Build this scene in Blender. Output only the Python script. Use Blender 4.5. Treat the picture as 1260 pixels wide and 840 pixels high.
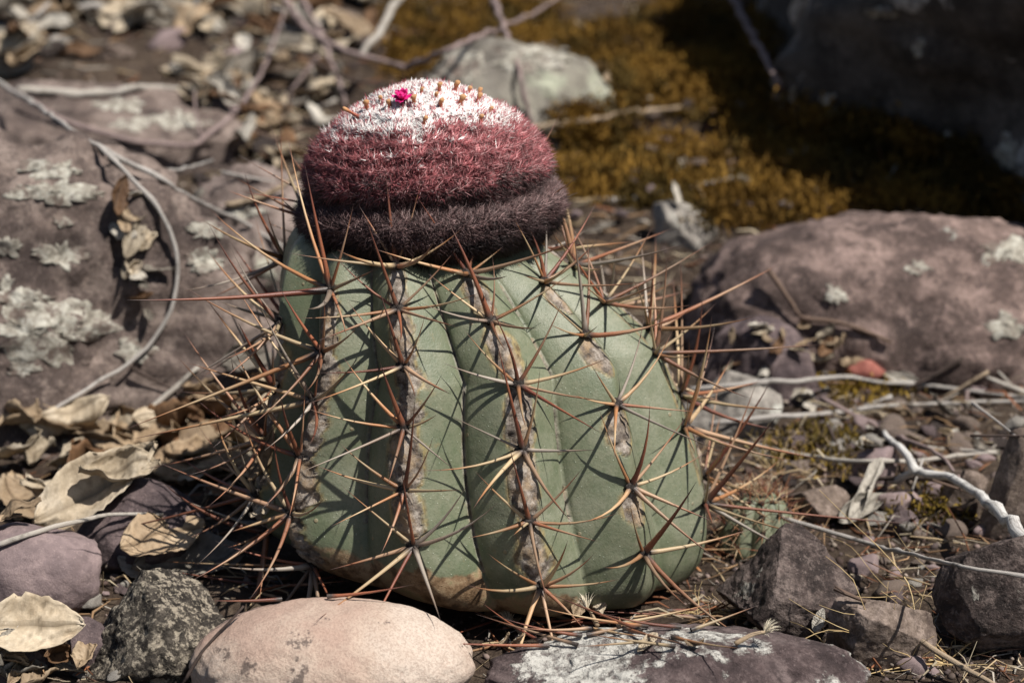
import bpy, bmesh, math, random
import numpy as np
from mathutils import Vector, Matrix, Euler
from mathutils.bvhtree import BVHTree
from mathutils import noise as mnoise

R = math.radians
random.seed(7)
rng = np.random.default_rng(11)
scene = bpy.context.scene
for o in list(bpy.data.objects):
    bpy.data.objects.remove(o)
COL = scene.collection

# ------------------------------------------------------------------ camera
CAM = Vector((0.0099, -0.71, 0.274)); PITCH = R(15.0); FPX = 2450.0
cam = bpy.data.cameras.new('camera'); camo = bpy.data.objects.new('camera', cam)
COL.objects.link(camo); scene.camera = camo
camo.location = CAM; camo.rotation_euler = (math.pi/2 - PITCH, 0, 0)
cam.lens = 70; cam.sensor_width = 36; cam.clip_start = 0.01; cam.clip_end = 200
cam.dof.use_dof = True; cam.dof.focus_distance = 0.66; cam.dof.aperture_fstop = 13

# ------------------------------------------------------------------ light
SUN = Vector((0.45, -0.30, 0.85)).normalized()
sl = bpy.data.lights.new('sun', 'SUN'); sl.energy = 5.0; sl.angle = R(0.5); sl.color = (1, .955, .89)
so = bpy.data.objects.new('sun', sl); COL.objects.link(so)
so.rotation_euler = SUN.to_track_quat('Z', 'Y').to_euler(); so.location = (1, -1, 3)
w = bpy.data.worlds.new('World'); scene.world = w; w.use_nodes = True
nt = w.node_tree; sky = nt.nodes.new('ShaderNodeTexSky'); sky.sky_type = 'NISHITA'; sky.sun_disc = False
sky.sun_elevation = math.asin(SUN.z); sky.sun_rotation = math.atan2(SUN.x, SUN.y)
nt.links.new(sky.outputs[0], nt.nodes['Background'].inputs[0]); nt.nodes['Background'].inputs[1].default_value = 0.05
vs = scene.view_settings; vs.view_transform = 'Standard'; vs.look = 'None'; vs.exposure = 0.36; vs.gamma = 1; vs.use_curve_mapping = False
scene.render.resolution_x = 1024; scene.render.resolution_y = 682

# ------------------------------------------------------------------ noise
def _hash(ix, iy, iz, seed):
    n = (ix.astype(np.int64)*374761393 + iy.astype(np.int64)*668265263 + iz.astype(np.int64)*1274126177 + seed*974634777) & 0xffffffff
    n = ((n ^ (n >> 13))*1274126177) & 0xffffffff
    n = ((n ^ (n >> 15))*2246822519) & 0xffffffff
    return ((n ^ (n >> 16)) & 0xffffff)/float(0x7fffff) - 1.0
def vnoise(P, seed=0):
    P = np.asarray(P, float); I = np.floor(P); F = P - I; F = F*F*F*(F*(F*6-15)+10)
    x, y, z = I[:, 0], I[:, 1], I[:, 2]; r = 0
    for a in (0, 1):
        for b in (0, 1):
            for c in (0, 1):
                wt = (F[:, 0] if a else 1-F[:, 0])*(F[:, 1] if b else 1-F[:, 1])*(F[:, 2] if c else 1-F[:, 2])
                r = r + wt*_hash(x+a, y+b, z+c, seed)
    return r
def fbm(P, oct=4, seed=0, gain=.5):
    P = np.asarray(P, float); r = 0; a = 1.0
    for i in range(oct):
        r = r + a*vnoise(P*(2.03**i) + 17.3*i, seed+i); a *= gain
    return r

# ------------------------------------------------------------------ objects
def props(o, label=None, cat=None, group=None, kind=None):
    if label: o['label'] = label
    if cat: o['category'] = cat
    if group: o['group'] = group
    if kind: o['kind'] = kind
    return o
def mesh(name, V, F, mat=None, smooth=True, attrs=None):
    m = bpy.data.meshes.new(name)
    V = np.asarray(V, np.float32)
    if isinstance(F, np.ndarray):
        n, k = F.shape
        m.vertices.add(len(V)); m.vertices.foreach_set('co', V.ravel())
        m.loops.add(n*k); m.loops.foreach_set('vertex_index', F.astype(np.int32).ravel())
        m.polygons.add(n); m.polygons.foreach_set('loop_start', np.arange(0, n*k, k, dtype=np.int32))
        m.update(calc_edges=True)
    else:
        m.from_pydata([tuple(map(float, v)) for v in V], [], [tuple(map(int, f)) for f in F]); m.update()
    if smooth: m.polygons.foreach_set('use_smooth', np.ones(len(m.polygons), bool))
    for k, a in (attrs or {}).items():
        a = np.asarray(a, np.float32)
        if a.ndim == 1:
            at = m.attributes.new(k, 'FLOAT', 'POINT'); at.data.foreach_set('value', a)
        else:
            at = m.attributes.new(k, 'FLOAT_COLOR', 'POINT')
            at.data.foreach_set('color', np.concatenate([a[:, :3], np.ones((len(a), 1), np.float32)], 1).ravel())
    if mat: m.materials.append(mat)
    return m
def obj(name, m, parent=None, loc=(0, 0, 0), rot=(0, 0, 0), scale=(1, 1, 1)):
    o = bpy.data.objects.new(name, m); COL.objects.link(o); o.parent = parent
    o.location = loc; o.rotation_euler = rot; o.scale = scale
    return o
def empty(name, loc=(0, 0, 0)):
    o = bpy.data.objects.new(name, None); COL.objects.link(o); o.location = loc; o.empty_display_size = .01
    return o

# ------------------------------------------------------------------ materials
class NG:
    def __init__(s, name):
        s.m = bpy.data.materials.new(name); s.m.use_nodes = True; s.t = s.m.node_tree
        s.b = s.t.nodes['Principled BSDF']; s.n = s.t.nodes
        s.tc = s.n.new('ShaderNodeTexCoord'); s.oi = s.n.new('ShaderNodeObjectInfo')
    def l(s, a, b): s.t.links.new(a, b)
    def noise(s, scale, detail=6, rough=.6, dist=0, vec=None, w=True):
        n = s.n.new('ShaderNodeTexNoise'); n.noise_dimensions = '4D'
        n.inputs['Scale'].default_value = scale; n.inputs['Detail'].default_value = detail
        n.inputs['Roughness'].default_value = rough; n.inputs['Distortion'].default_value = dist
        s.l(vec or s.tc.outputs['Object'], n.inputs['Vector'])
        if w:
            mm = s.n.new('ShaderNodeMath'); mm.operation = 'MULTIPLY'; mm.inputs[1].default_value = 37.0
            s.l(s.oi.outputs['Random'], mm.inputs[0]); s.l(mm.outputs[0], n.inputs['W'])
        return n.outputs[0]
    def voro(s, scale, feat='F1'):
        n = s.n.new('ShaderNodeTexVoronoi'); n.feature = feat; n.inputs['Scale'].default_value = scale
        s.l(s.tc.outputs['Object'], n.inputs['Vector']); return n
    def ramp(s, fac, stops, interp='LINEAR'):
        n = s.n.new('ShaderNodeValToRGB'); n.color_ramp.interpolation = interp; e = n.color_ramp.elements
        while len(e) < len(stops): e.new(.5)
        for q, (p, c) in zip(e, stops):
            q.position = p; q.color = (*c, 1) if not isinstance(c, (int, float)) else (c, c, c, 1)
        s.l(fac, n.inputs[0]); return n.outputs[0]
    def mix(s, fac, a, b, mode='MIX'):
        n = s.n.new('ShaderNodeMix'); n.data_type = 'RGBA'; n.blend_type = mode
        for v, i in ((fac, 0), (a, 6), (b, 7)):
            if isinstance(v, (int, float)): n.inputs[i].default_value = v if i == 0 else (v, v, v, 1)
            elif isinstance(v, tuple): n.inputs[i].default_value = (*v, 1)
            else: s.l(v, n.inputs[i])
        return n.outputs[2]
    def math(s, op, a, b=0.0, clamp=False):
        n = s.n.new('ShaderNodeMath'); n.operation = op; n.use_clamp = clamp
        for i, v in enumerate((a, b)):
            if isinstance(v, (int, float)): n.inputs[i].default_value = v
            else: s.l(v, n.inputs[i])
        return n.outputs[0]
    def attr(s, name, out='Fac'):
        n = s.n.new('ShaderNodeAttribute'); n.attribute_name = name; return n.outputs[out]
    def bump(s, h, strength=.5, dist=.001, prev=None):
        n = s.n.new('ShaderNodeBump'); n.inputs['Strength'].default_value = strength; n.inputs['Distance'].default_value = dist
        s.l(h, n.inputs['Height'])
        if prev: s.l(prev, n.inputs['Normal'])
        return n.outputs[0]
    def done(s, color, rough=.85, normal=None, spec=.3):
        if isinstance(color, tuple): s.b.inputs['Base Color'].default_value = (*color, 1)
        else: s.l(color, s.b.inputs['Base Color'])
        if isinstance(rough, (int, float)): s.b.inputs['Roughness'].default_value = rough
        else: s.l(rough, s.b.inputs['Roughness'])
        s.b.inputs['Specular IOR Level'].default_value = spec
        if normal: s.l(normal, s.b.inputs['Normal'])
        return s.m

def rock_mat(name, dark, mid, light, scale=30, lichen=None, lich_amt=.62, lich_scale=22, speck=None, speck_amt=.6, bump=.5, fine=900, pits=.0, stain=.35):
    g = NG(name)
    n1 = g.noise(scale, 8, .65, .4); n2 = g.noise(scale*5, 6, .7); n3 = g.noise(fine, 4, .7)
    c = g.ramp(n1, [(.38, dark), (.5, mid), (.61, light)])
    c = g.mix(g.ramp(n2, [(.47, 0.0), (.60, .75)]), c, dark)
    c = g.mix(g.ramp(g.noise(scale*2.7, 7, .7), [(.53, 0.0), (.60, .6)]), c, light)
    c = g.mix(g.ramp(n3, [(.35, .55), (.65, 0.0)]), c, dark)
    c = g.mix(g.math('MULTIPLY', g.ramp(g.noise(fine*.7, 3, .8), [(.56, 0.0), (.66, 1.0)]), .5), c, light)
    if stain:
        c = g.mix(g.math('MULTIPLY', g.ramp(g.noise(scale*1.7, 7, .75), [(.53, 0.0), (.60, 1.0)]), stain), c, tuple(x*.3 for x in dark))
    if speck:
        c = g.mix(g.ramp(g.noise(380, 5, .75), [(speck_amt-.03, 0.0), (speck_amt+.05, .9)]), c, speck)
    h = g.math('ADD', g.math('MULTIPLY', n2, .6), g.math('MULTIPLY', n3, .5))
    h = g.math('ADD', h, g.math('MULTIPLY', n1, 1.5))
    if lichen:
        lm = g.noise(lich_scale, 7, .68, .25)
        lmask = g.ramp(lm, [(lich_amt, 0.0), (lich_amt+.025, 1.0)])
        lmask = g.mix(1.0, lmask, g.ramp(g.noise(lich_scale*14, 5, .7), [(.36, .15), (.52, 1.0)]), 'MULTIPLY')
        lc = g.mix(g.noise(500, 5, .7), tuple(x*.55 for x in lichen), tuple(min(1, x*1.25) for x in lichen))
        c = g.mix(lmask, c, lc); h = g.math('ADD', h, g.math('MULTIPLY', lmask, .5))
    nb = g.bump(h, bump, .002)
    return g.done(c, .88, nb, .25)

M = {}
M['slab'] = rock_mat('slab rock', (.062, .046, .041), (.165, .124, .106), (.31, .245, .21), 26, (.46, .45, .37), .63, 9, bump=.8)
M['slab_lichen'] = rock_mat('lichen slab rock', (.095, .072, .063), (.22, .17, .15), (.36, .29, .255), 20, (.43, .42, .34), .545, 15)
M['pink_slab'] = rock_mat('pink slab rock', (.062, .044, .039), (.165, .116, .100), (.37, .265, .23), 34, (.46, .45, .39), .64, 12, bump=.8)
M['grey_slab'] = rock_mat('grey slab rock', (.10, .088, .075), (.19, .172, .148), (.29, .27, .22), 14, (.38, .39, .30), .52, 8, stain=.25)
M['dark_rock'] = rock_mat('dark rock', (.032, .024, .022), (.100, .073, .065), (.25, .195, .172), 75, (.42, .39, .34), .60, 45, bump=1.0)
M['purple'] = rock_mat('purple rock', (.16, .12, .12), (.26, .195, .19), (.35, .265, .25), 45, stain=.15, bump=.35)
M['purple_dark'] = rock_mat('dark purple rock', (.065, .048, .05), (.135, .10, .098), (.22, .165, .158), 55, bump=.6)
M['speckled'] = rock_mat('speckled rock', (.016, .013, .011), (.055, .046, .038), (.13, .11, .088), 80, None, speck=(.36, .31, .24), speck_amt=.53, bump=1.0, stain=.7)
M['lichen_rock'] = rock_mat('white lichen rock', (.045, .032, .032), (.105, .075, .072), (.19, .145, .138), 55, (.56, .54, .49), .495, 20, bump=.9)
M['red_pebble'] = rock_mat('red pebble', (.22, .07, .055), (.33, .125, .095), (.40, .19, .15), 60, stain=.1, bump=.25)
M['grey'] = rock_mat('grey stone', (.15, .135, .118), (.28, .25, .22), (.42, .385, .34), 50, (.56, .55, .49), .57, 45)
M['brown'] = rock_mat('brown stone', (.08, .058, .047), (.19, .145, .115), (.32, .25, .21), 65)
M['boulder'] = rock_mat('lichen blackened boulder', (.034, .029, .026), (.090, .077, .068), (.17, .148, .132), 9, (.45, .42, .39), .56, 14, fine=300)

g = NG('cream pebble')   # smooth pink cream pebble
n1 = g.noise(26, 5, .55); n3 = g.noise(1300, 3, .7)
c = g.ramp(n1, [(.38, (.41, .29, .23)), (.5, (.48, .375, .30)), (.62, (.54, .45, .375))])
c = g.mix(g.ramp(n3, [(.40, .5), (.55, 0.0)]), c, (.28, .19, .15))
c = g.mix(g.ramp(g.noise(75, 6, .7), [(.62, 0.0), (.65, .85)]), c, (.10, .075, .065))
c = g.mix(g.ramp(g.noise(14, 7, .7), [(.56, 0.0), (.75, .5)]), c, (.42, .24, .19))
M['pebble'] = g.done(c, .8, g.bump(g.math('ADD', g.noise(150, 8, .75), g.math('MULTIPLY', n3, .5)), .75, .0012), .3)

g = NG('soil')
n1 = g.noise(18, 8, .7, w=False); n2 = g.noise(160, 6, .75, w=False)
c = g.ramp(n1, [(.3, (.028, .019, .014)), (.5, (.06, .042, .031)), (.7, (.11, .08, .058))])
c = g.mix(g.ramp(n2, [(.5, 0.0), (.68, .8)]), c, (.19, .145, .105))
M['soil'] = g.done(c, .95, g.bump(g.math('ADD', n2, g.noise(600, 5, .7, w=False)), .9, .003), .15)

def leaf_mat(name, c1, c2, c3):
    g = NG(name)
    st = g.attr('vein'); n = g.noise(60, 6, .65); f = g.noise(700, 4, .7)
    c = g.ramp(n, [(.3, c1), (.52, c2), (.72, c3)])
    c = g.mix(g.ramp(f, [(.4, .3), (.62, 0.0)]), c, tuple(x*.5 for x in c1))
    c = g.mix(g.ramp(g.noise(110, 6, .8), [(.62, 0.0), (.70, .7)]), c, tuple(x*.35 for x in c1))
    c = g.mix(g.math('MULTIPLY', st, .75), c, tuple(x*.5 for x in c1))
    hs = g.n.new('ShaderNodeHueSaturation'); g.l(c, hs.inputs['Color'])
    mr = g.n.new('ShaderNodeMapRange'); mr.inputs[3].default_value = .65; mr.inputs[4].default_value = 1.2
    g.l(g.oi.outputs['Random'], mr.inputs[0]); g.l(mr.outputs[0], hs.inputs['Value'])
    m = g.done(hs.outputs[0], .7, g.bump(g.math('ADD', g.math('MULTIPLY', st, -1.2), g.math('MULTIPLY', f, .4)), .6, .0008), .3)
    tr = g.n.new('ShaderNodeBsdfTranslucent'); g.l(hs.outputs[0], tr.inputs[0])
    mx = g.n.new('ShaderNodeMixShader'); mx.inputs[0].default_value = .18
    out = [x for x in g.n if x.type == 'OUTPUT_MATERIAL'][0]
    g.l(g.b.outputs[0], mx.inputs[1]); g.l(tr.outputs[0], mx.inputs[2]); g.l(mx.outputs[0], out.inputs[0])
    return m
M['leaf_cream'] = leaf_mat('cream dead leaf', (.36, .275, .18), (.54, .45, .33), (.64, .56, .45))
M['leaf_tan'] = leaf_mat('tan dead leaf', (.25, .165, .095), (.42, .31, .20), (.55, .44, .31))
M['leaf_brown'] = leaf_mat('brown dead leaf', (.10, .05, .025), (.20, .11, .055), (.30, .18, .10))
M['leaf_grey'] = leaf_mat('grey dead leaf', (.14, .12, .10), (.25, .22, .18), (.36, .33, .28))
M['leaf_white'] = leaf_mat('bleached dead leaf', (.46, .41, .34), (.60, .55, .47), (.68, .64, .57))

def wood_mat(name, c1, c2, c3):
    g = NG(name)
    mp = g.n.new('ShaderNodeMapping'); 
    a = g.attr('along'); b = g.attr('around')
    cb = g.n.new('ShaderNodeCombineXYZ'); g.l(g.math('MULTIPLY', a, 60.0), cb.inputs[0]); g.l(g.math('MULTIPLY', b, 3.0), cb.inputs[1])
    st = g.noise(1.0, 5, .7, vec=cb.outputs[0]); n = g.noise(120, 6, .7)
    c = g.ramp(st, [(.33, c1), (.5, c2), (.68, c3)])
    c = g.mix(g.ramp(n, [(.52, 0.0), (.66, .8)]), c, tuple(x*.5 for x in c1))
    return g.done(c, .85, g.bump(g.math('ADD', st, n), .6, .0006), .2)
M['wood_grey'] = wood_mat('grey twig', (.18, .16, .145), (.37, .34, .31), (.52, .49, .455))
M['wood_pale'] = wood_mat('pale twig', (.25, .215, .18), (.42, .38, .33), (.56, .53, .48))
M['wood_white'] = wood_mat('peeling white branch', (.22, .20, .18), (.55, .53, .50), (.70, .68, .65))
M['wood_brown'] = wood_mat('brown twig', (.07, .045, .032), (.15, .10, .075), (.24, .175, .14))
M['wood_dark'] = wood_mat('dark twig', (.03, .022, .02), (.07, .05, .042), (.13, .10, .085))
M['wood_tan'] = wood_mat('tan twig', (.18, .125, .08), (.33, .25, .17), (.44, .36, .27))
M['wood_mauve'] = wood_mat('mauve twig', (.13, .09, .085), (.26, .195, .18), (.36, .29, .27))

def col_mat(name, attr='Col', rough=.8, spec=.2):
    g = NG(name); return g.done(g.attr(attr, 'Color'), rough, None, spec)
M['vcol'] = col_mat('fibre')
M['moss'] = col_mat('moss', rough=.9, spec=.1)
M['bristle'] = col_mat('bristle', rough=.55, spec=.35)

# ------------------------------------------------------------------ ground and projection
def sstep(a, b, x):
    t = np.clip((x-a)/(b-a), 0, 1); return t*t*(3-2*t)
def gz(x, y):
    x = np.asarray(x, float); y = np.asarray(y, float)
    s = .15*np.clip(y-.12, 0, 1.5) + .02*np.clip(y-1.62, 0, 20)
    s = s - .012*sstep(.10, .35, -y) + .03*sstep(.1, .5, -x)*sstep(0, .3, y)
    P = np.stack([x*9, y*9, x*0], -1).reshape(-1, 3); Q = P*5.1
    n = fbm(P, 3, 5).reshape(x.shape)*.007 + fbm(Q, 3, 9).reshape(x.shape)*.0022
    r = np.hypot(x, y)
    return s + n*(.35 + .65*sstep(.05, .14, r)) - .003*(1-sstep(.07, .1, r))
cp, sp = math.cos(PITCH), math.sin(PITCH)
def ray(px, py):
    dx = (px-630)/FPX; dy = (420-py)/FPX
    return Vector((dx, cp+dy*sp, -sp+dy*cp)).normalized()
def depth_pt(px, py, Y):
    d = ray(px, py); return CAM + d*((Y-CAM.y)/d.y)
def project(P):
    P = np.asarray(P, float) - np.array(CAM)
    f = P[..., 1]*cp - P[..., 2]*sp; u = P[..., 1]*sp + P[..., 2]*cp
    return 630 + FPX*P[..., 0]/f, 420 - FPX*u/f

def axis(n_in, step, far, n_out):
    a = np.arange(-n_in, n_in+1)*step; e = n_in*step
    g_ = e*np.power(far/e, np.arange(1, n_out+1)/n_out)
    return np.concatenate([-g_[::-1], a, g_])
gx = axis(130, .005, 60, 26); gy = axis(150, .0055, 60, 26) + .35
GX, GY = np.meshgrid(gx, gy); GZ = gz(GX, GY)
V = np.stack([GX, GY, GZ], -1).reshape(-1, 3); nx, ny = len(gx), len(gy)
i = np.arange(nx*ny).reshape(ny, nx)
F = np.stack([i[:-1, :-1], i[:-1, 1:], i[1:, 1:], i[1:, :-1]], -1).reshape(-1, 4)
_gxl, _gyl, _gzl = gx.tolist(), gy.tolist(), GZ.tolist()
import bisect
def gz1(x, y):
    a = min(max(bisect.bisect_right(_gxl, x)-1, 0), nx-2); b = min(max(bisect.bisect_right(_gyl, y)-1, 0), ny-2)
    u = (x-_gxl[a])/(_gxl[a+1]-_gxl[a]); v = (y-_gyl[b])/(_gyl[b+1]-_gyl[b]); z0, z1 = _gzl[b], _gzl[b+1]
    return (z0[a]*(1-u)+z0[a+1]*u)*(1-v) + (z1[a]*(1-u)+z1[a+1]*u)*v
ground = props(obj('ground', mesh('ground', V, F, M['soil'])), kind='structure')

SURF = [(V, F)]            # surfaces that other things may rest on
_bvh = [None]
def bvh():
    if _bvh[0] is None:
        vs_, fs_, o_ = [], [], 0
        for v, f in SURF:
            vs_ += [tuple(x) for x in v]; fs_ += [tuple(int(q)+o_ for q in x) for x in f]; o_ += len(v)
        _bvh[0] = BVHTree.FromPolygons(vs_, fs_)
    return _bvh[0]
def add_surf(V, F): SURF.append((V, F)); _bvh[0] = None
def hit(px, py):
    p, n, _, d = bvh().ray_cast(CAM, ray(px, py))
    return (p, n, d) if p else (None, None, None)
def drop(x, y, z0=2.0):
    p, n, _, d = bvh().ray_cast(Vector((x, y, z0)), Vector((0, 0, -1)))
    return p, n
def ground_hit(px, py):
    d = ray(px, py); t = .3
    while t < 6:
        p = CAM + d*t
        if p.z < gz1(p.x, p.y): return p
        t += .004
    return p

# ------------------------------------------------------------------ rocks
_ico = {}
def ico(n):
    if n not in _ico:
        bm = bmesh.new(); bmesh.ops.create_icosphere(bm, subdivisions=n, radius=1)
        _ico[n] = (np.array([v.co[:] for v in bm.verts]), np.array([[v.index for v in f.verts] for f in bm.faces])); bm.free()
    return _ico[n]
def rock_verts(size, seed, cuts=9, rough=.06, sub=4, lo=.55, hi=.9, freq=1.6, box=0.0, strata=0.0, ledge=.35):
    V, F = ico(sub); V = V.copy(); r = np.random.default_rng(seed)
    if box:   # squarish block
        q = np.max(np.abs(V), 1, keepdims=True); V = V*(1-box) + (V/q)*box*.82
    for k in range(cuts):
        n = r.normal(size=3); n /= np.linalg.norm(n); d = r.uniform(lo, hi)
        V = V - np.maximum(0, V@n - d)[:, None]*n*.99
    D = V/np.linalg.norm(V, axis=1, keepdims=True)
    asp = np.array(size)/max(size); Q = V*asp*freq + seed*3.1
    n = fbm(Q, 5, seed, .55)
    rid = 1-2*np.abs(fbm(Q*2.3+5, 4, seed+50, .5))          # broken ridges
    step = np.round(3.2*fbm(Q*1.1+9, 2, seed+80))/3.2       # flaked ledges
    fine_ = fbm(Q*9+3, 3, seed+120, .6) if sub > 5 or max(size) < .05 else 0*n
    V = V + D*(rough*(n + .30*rid + ledge*step) + .010*fine_)[:, None]
    if strata:
        V = V + D*(np.abs(((V[:, 2]*3.3+.25*n) % 1)-.5)*strata)[:, None]
    return V*np.array(size), F
def rock(name, label, loc, size, rotz=0, seed=1, mat='brown', tilt=(0, 0), surf=True, group=None, parent=None, cat='rock', **kw):
    V, F = rock_verts(size, seed, **kw)
    e = Euler((tilt[0], tilt[1], rotz)).to_matrix(); E = np.array(e)
    V = V@E.T
    o = obj(name, mesh(name, V, F, M[mat]), parent, loc)
    if parent is None: props(o, label, cat, group)
    if surf: add_surf(V + np.array(loc), F)
    return o
def rock_px(name, label, x0, x1, ytop, ybot, depth=1.0, sink=.35, **kw):
    """a stone whose outline spans the given part of the photograph, standing on the ground"""
    cx = (x0+x1)/2; f = ground_hit(cx, ybot)
    dist = (f-CAM).dot(Vector((0, cp, -sp)))
    sx = (x1-x0)/2*dist/FPX; sy = sx*depth
    yc = f.y + sy*.75
    t = depth_pt(cx, ytop, yc + sy*.15)
    sx *= (yc-CAM.y)/(f.y-CAM.y)
    g0 = gz1(t.x, yc); h = max(t.z-g0, .3*sx*.3)
    bot = g0 - h*sink
    return rock(name, label, (t.x, yc, (t.z+bot)/2), (sx, sy, (t.z-bot)/2), **kw)

rock_px('bedrock_slab', 'broad red brown bedrock slab strewn with forked grey twigs', -420, 345, 172, 560, depth=.62, sink=.9, seed=21, mat='slab', sub=6, cuts=12, rough=.085, lo=.62, freq=3.8, ledge=.8)
rock_px('bedrock_slab', 'brown slab behind the twig covered bedrock, pale leaves beside it', -160, 300, 58, 215, depth=.6, sink=.9, seed=24, mat='slab', sub=6, cuts=10, rough=.06, freq=3)
rock_px('lichen_rock', 'low stone crusted with pale green lichen beside the forked grey twig', -70, 190, 325, 505, depth=.55, sink=1.2, seed=29, mat='slab_lichen', sub=6, cuts=9, rough=.08, freq=3)
rock_px('flat_rock', 'flat grey stone with pale patches behind the crown of the cactus', 478, 765, 46, 195, depth=.62, sink=1.0, seed=33, mat='grey_slab', sub=6, cuts=8, rough=.06, freq=3, lo=.7)
rock_px('flat_rock', 'brown stone with pale lichen close behind the left spines', 190, 430, 205, 400, depth=.7, sink=.9, seed=37, mat='slab_lichen', sub=6, cuts=10, rough=.07, freq=2.6)
rock_px('flat_rock', 'low purplish stone between the leaf heap and the left spines', 130, 330, 395, 520, depth=.7, sink=.9, seed=38, mat='slab', sub=5, cuts=10, rough=.07, freq=2.6)
rock_px('bedrock_slab', 'big pink and brown rock slab with round lichen spots behind the twigs', 830, 1440, 254, 468, depth=.62, sink=1.2, seed=47, mat='pink_slab', sub=6, cuts=7, rough=.05, lo=.82, hi=1.0, freq=3.4, ledge=.5, box=.12)
rock_px('angular_rock', 'violet brown stone resting against the pink slab', 862, 1010, 392, 500, depth=.7, sink=.6, seed=51, mat='purple_dark', sub=5, cuts=12, rough=.06)
rock_px('angular_rock', 'pale lichen covered stone beside the orange moss', 782, 884, 240, 310, depth=.8, sink=.6, seed=52, mat='grey', sub=4, cuts=12, rough=.08)
rock_px('rounded_stone', 'whitish stone half hidden by spines on the green side of the cactus', 838, 965, 458, 540, depth=.8, sink=.6, seed=53, mat='grey', sub=5, cuts=10, rough=.07)
rock_px('rounded_stone', 'grey green stone under the spines beside the pale twig', 235, 345, 436, 520, depth=.8, sink=.6, seed=54, mat='grey', sub=5, cuts=9, rough=.07)
# dark overhanging boulder
fa, fb = ground_hit(880, 92), ground_hit(1200, 242)
along = Vector((fb.x-fa.x, fb.y-fa.y, 0)); yawb = math.atan2(along.y, along.x)
V_, F_ = rock_verts((.58, .34, .24), 61, cuts=12, rough=.08, sub=6, lo=.78, hi=1.05, freq=3.4, box=.85)
V_[:, 1] -= .30*(V_[:, 2]+.12)
V_ = V_@np.array(Euler((0, 0, yawb)).to_matrix()).T
nb_ = Vector((math.sin(yawb), -math.cos(yawb), 0))
bl = (fa + fb)/2 + along.normalized()*.22 - nb_*.285; bl = (bl.x, bl.y, gz1(bl.x, bl.y)+.06)
props(obj('boulder', mesh('boulder', V_, F_, M['boulder']), None, bl), 'huge blackened boulder overhanging the moss, in shade', 'boulder')
add_surf(V_+np.array(bl), F_)

# near stones
rock_px('cream_pebble', 'large smooth pinkish cream pebble lying against the cactus base', 236, 582, 738, 900, depth=.62, sink=.25, seed=70, mat='pebble', sub=6, cuts=0, rough=.03, freq=1.3, ledge=0)
rock_px('rough_rock', 'rough dark speckled rock beside the cream pebble', 96, 300, 700, 842, depth=.75, sink=.4, seed=72, mat='speckled', sub=6, cuts=9, rough=.06, lo=.62, freq=3.2)
rock_px('purple_stone', 'smooth greyish purple stone with a leaf shadow on its lower face', -50, 132, 640, 768, depth=.75, seed=74, mat='purple', sub=5, cuts=6, rough=.035, lo=.65)
rock_px('purple_stone', 'dark violet stone under the curled cream leaves', 92, 250, 588, 705, depth=.9, seed=75, mat='purple_dark', sub=5, cuts=9, rough=.04)
rock_px('purple_stone', 'small mauve chip wedged beside the speckled rock', 70, 138, 755, 836, depth=.7, seed=76, mat='purple_dark', sub=4, cuts=11, rough=.05, surf=True)
rock_px('lichen_rock', 'low purplish rock crusted with white lichen in front of the cactus', 600, 1050, 776, 905, depth=.5, sink=.4, seed=79, mat='lichen_rock', sub=6, cuts=6, rough=.07, freq=2.6, lo=.72, hi=1.0)
rock_px('angular_rock', 'dark red brown rock wedged under the spines beside the small leaf', 862, 1068, 640, 800, depth=.8, sink=.3, seed=80, mat='dark_rock', sub=6, cuts=16, rough=.035, lo=.45, freq=2.2)
rock_px('angular_rock', 'chipped slab with a pale broken edge beside the small leaf', 1005, 1160, 718, 830, depth=.6, sink=.2, seed=83, mat='brown', sub=6, cuts=8, rough=.04, lo=.6, hi=.9, box=.75, tilt=(R(14), R(-6)))
rock_px('angular_rock', 'large angular brown rock behind the dry grass tuft', 1128, 1320, 632, 815, depth=.7, sink=.3, seed=84, mat='dark_rock', sub=6, cuts=16, rough=.035, lo=.5, box=.5)
rock_px('angular_rock', 'brown rock with a pale face beside the bleached branch', 1205, 1300, 525, 668, depth=.8, seed=86, mat='brown', sub=4, cuts=13, rough=.05)
rock_px('purple_stone', 'mauve stone just below the bleached branch fork', 1080, 1142, 596, 640, depth=.8, seed=88, mat='purple', sub=4, cuts=10, rough=.05)
rock_px('purple_stone', 'small mauve stone beside the rolled pale leaf', 1090, 1134, 626, 662, depth=.8, seed=89, mat='purple_dark', sub=3, cuts=10, rough=.05)
rock_px('rounded_stone', 'pinkish grey stone under the straight twigs by the branch fork', 1050, 1112, 545, 605, depth=.8, seed=90, mat='purple', sub=4, cuts=9, rough=.05)
rp_, rn_, rd_ = hit(1066, 462); rs_ = 24*rd_/FPX
rock('red_pebble', 'brick red pebble on the edge of the pink slab', rp_ + Vector((0, 0, rs_*.25)), (rs_, rs_*.8, rs_*.6), seed=91, mat='red_pebble', sub=4, cuts=6, rough=.04, cat='pebble')
rock_px('angular_rock', 'dark stone at the foot of the purple stone', -40, 60, 770, 850, depth=.7, seed=95, mat='purple_dark', sub=4, cuts=12, rough=.05)
rock_px('rounded_stone', 'blurred cream stone among leaves beyond the brown slab', -50, 50, 28, 95, depth=.8, seed=96, mat='grey', sub=4, cuts=7, rough=.05)
rock_px('angular_rock', 'brown stone among gravel behind the small green cactus', 960, 1050, 590, 650, depth=.8, seed=97, mat='brown', sub=4, cuts=12, rough=.06)
rock_px('angular_rock', 'pale stone below the hanging grey leaf', 1160, 1225, 575, 640, depth=.8, seed=98, mat='brown', sub=4, cuts=12, rough=.06)

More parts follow.
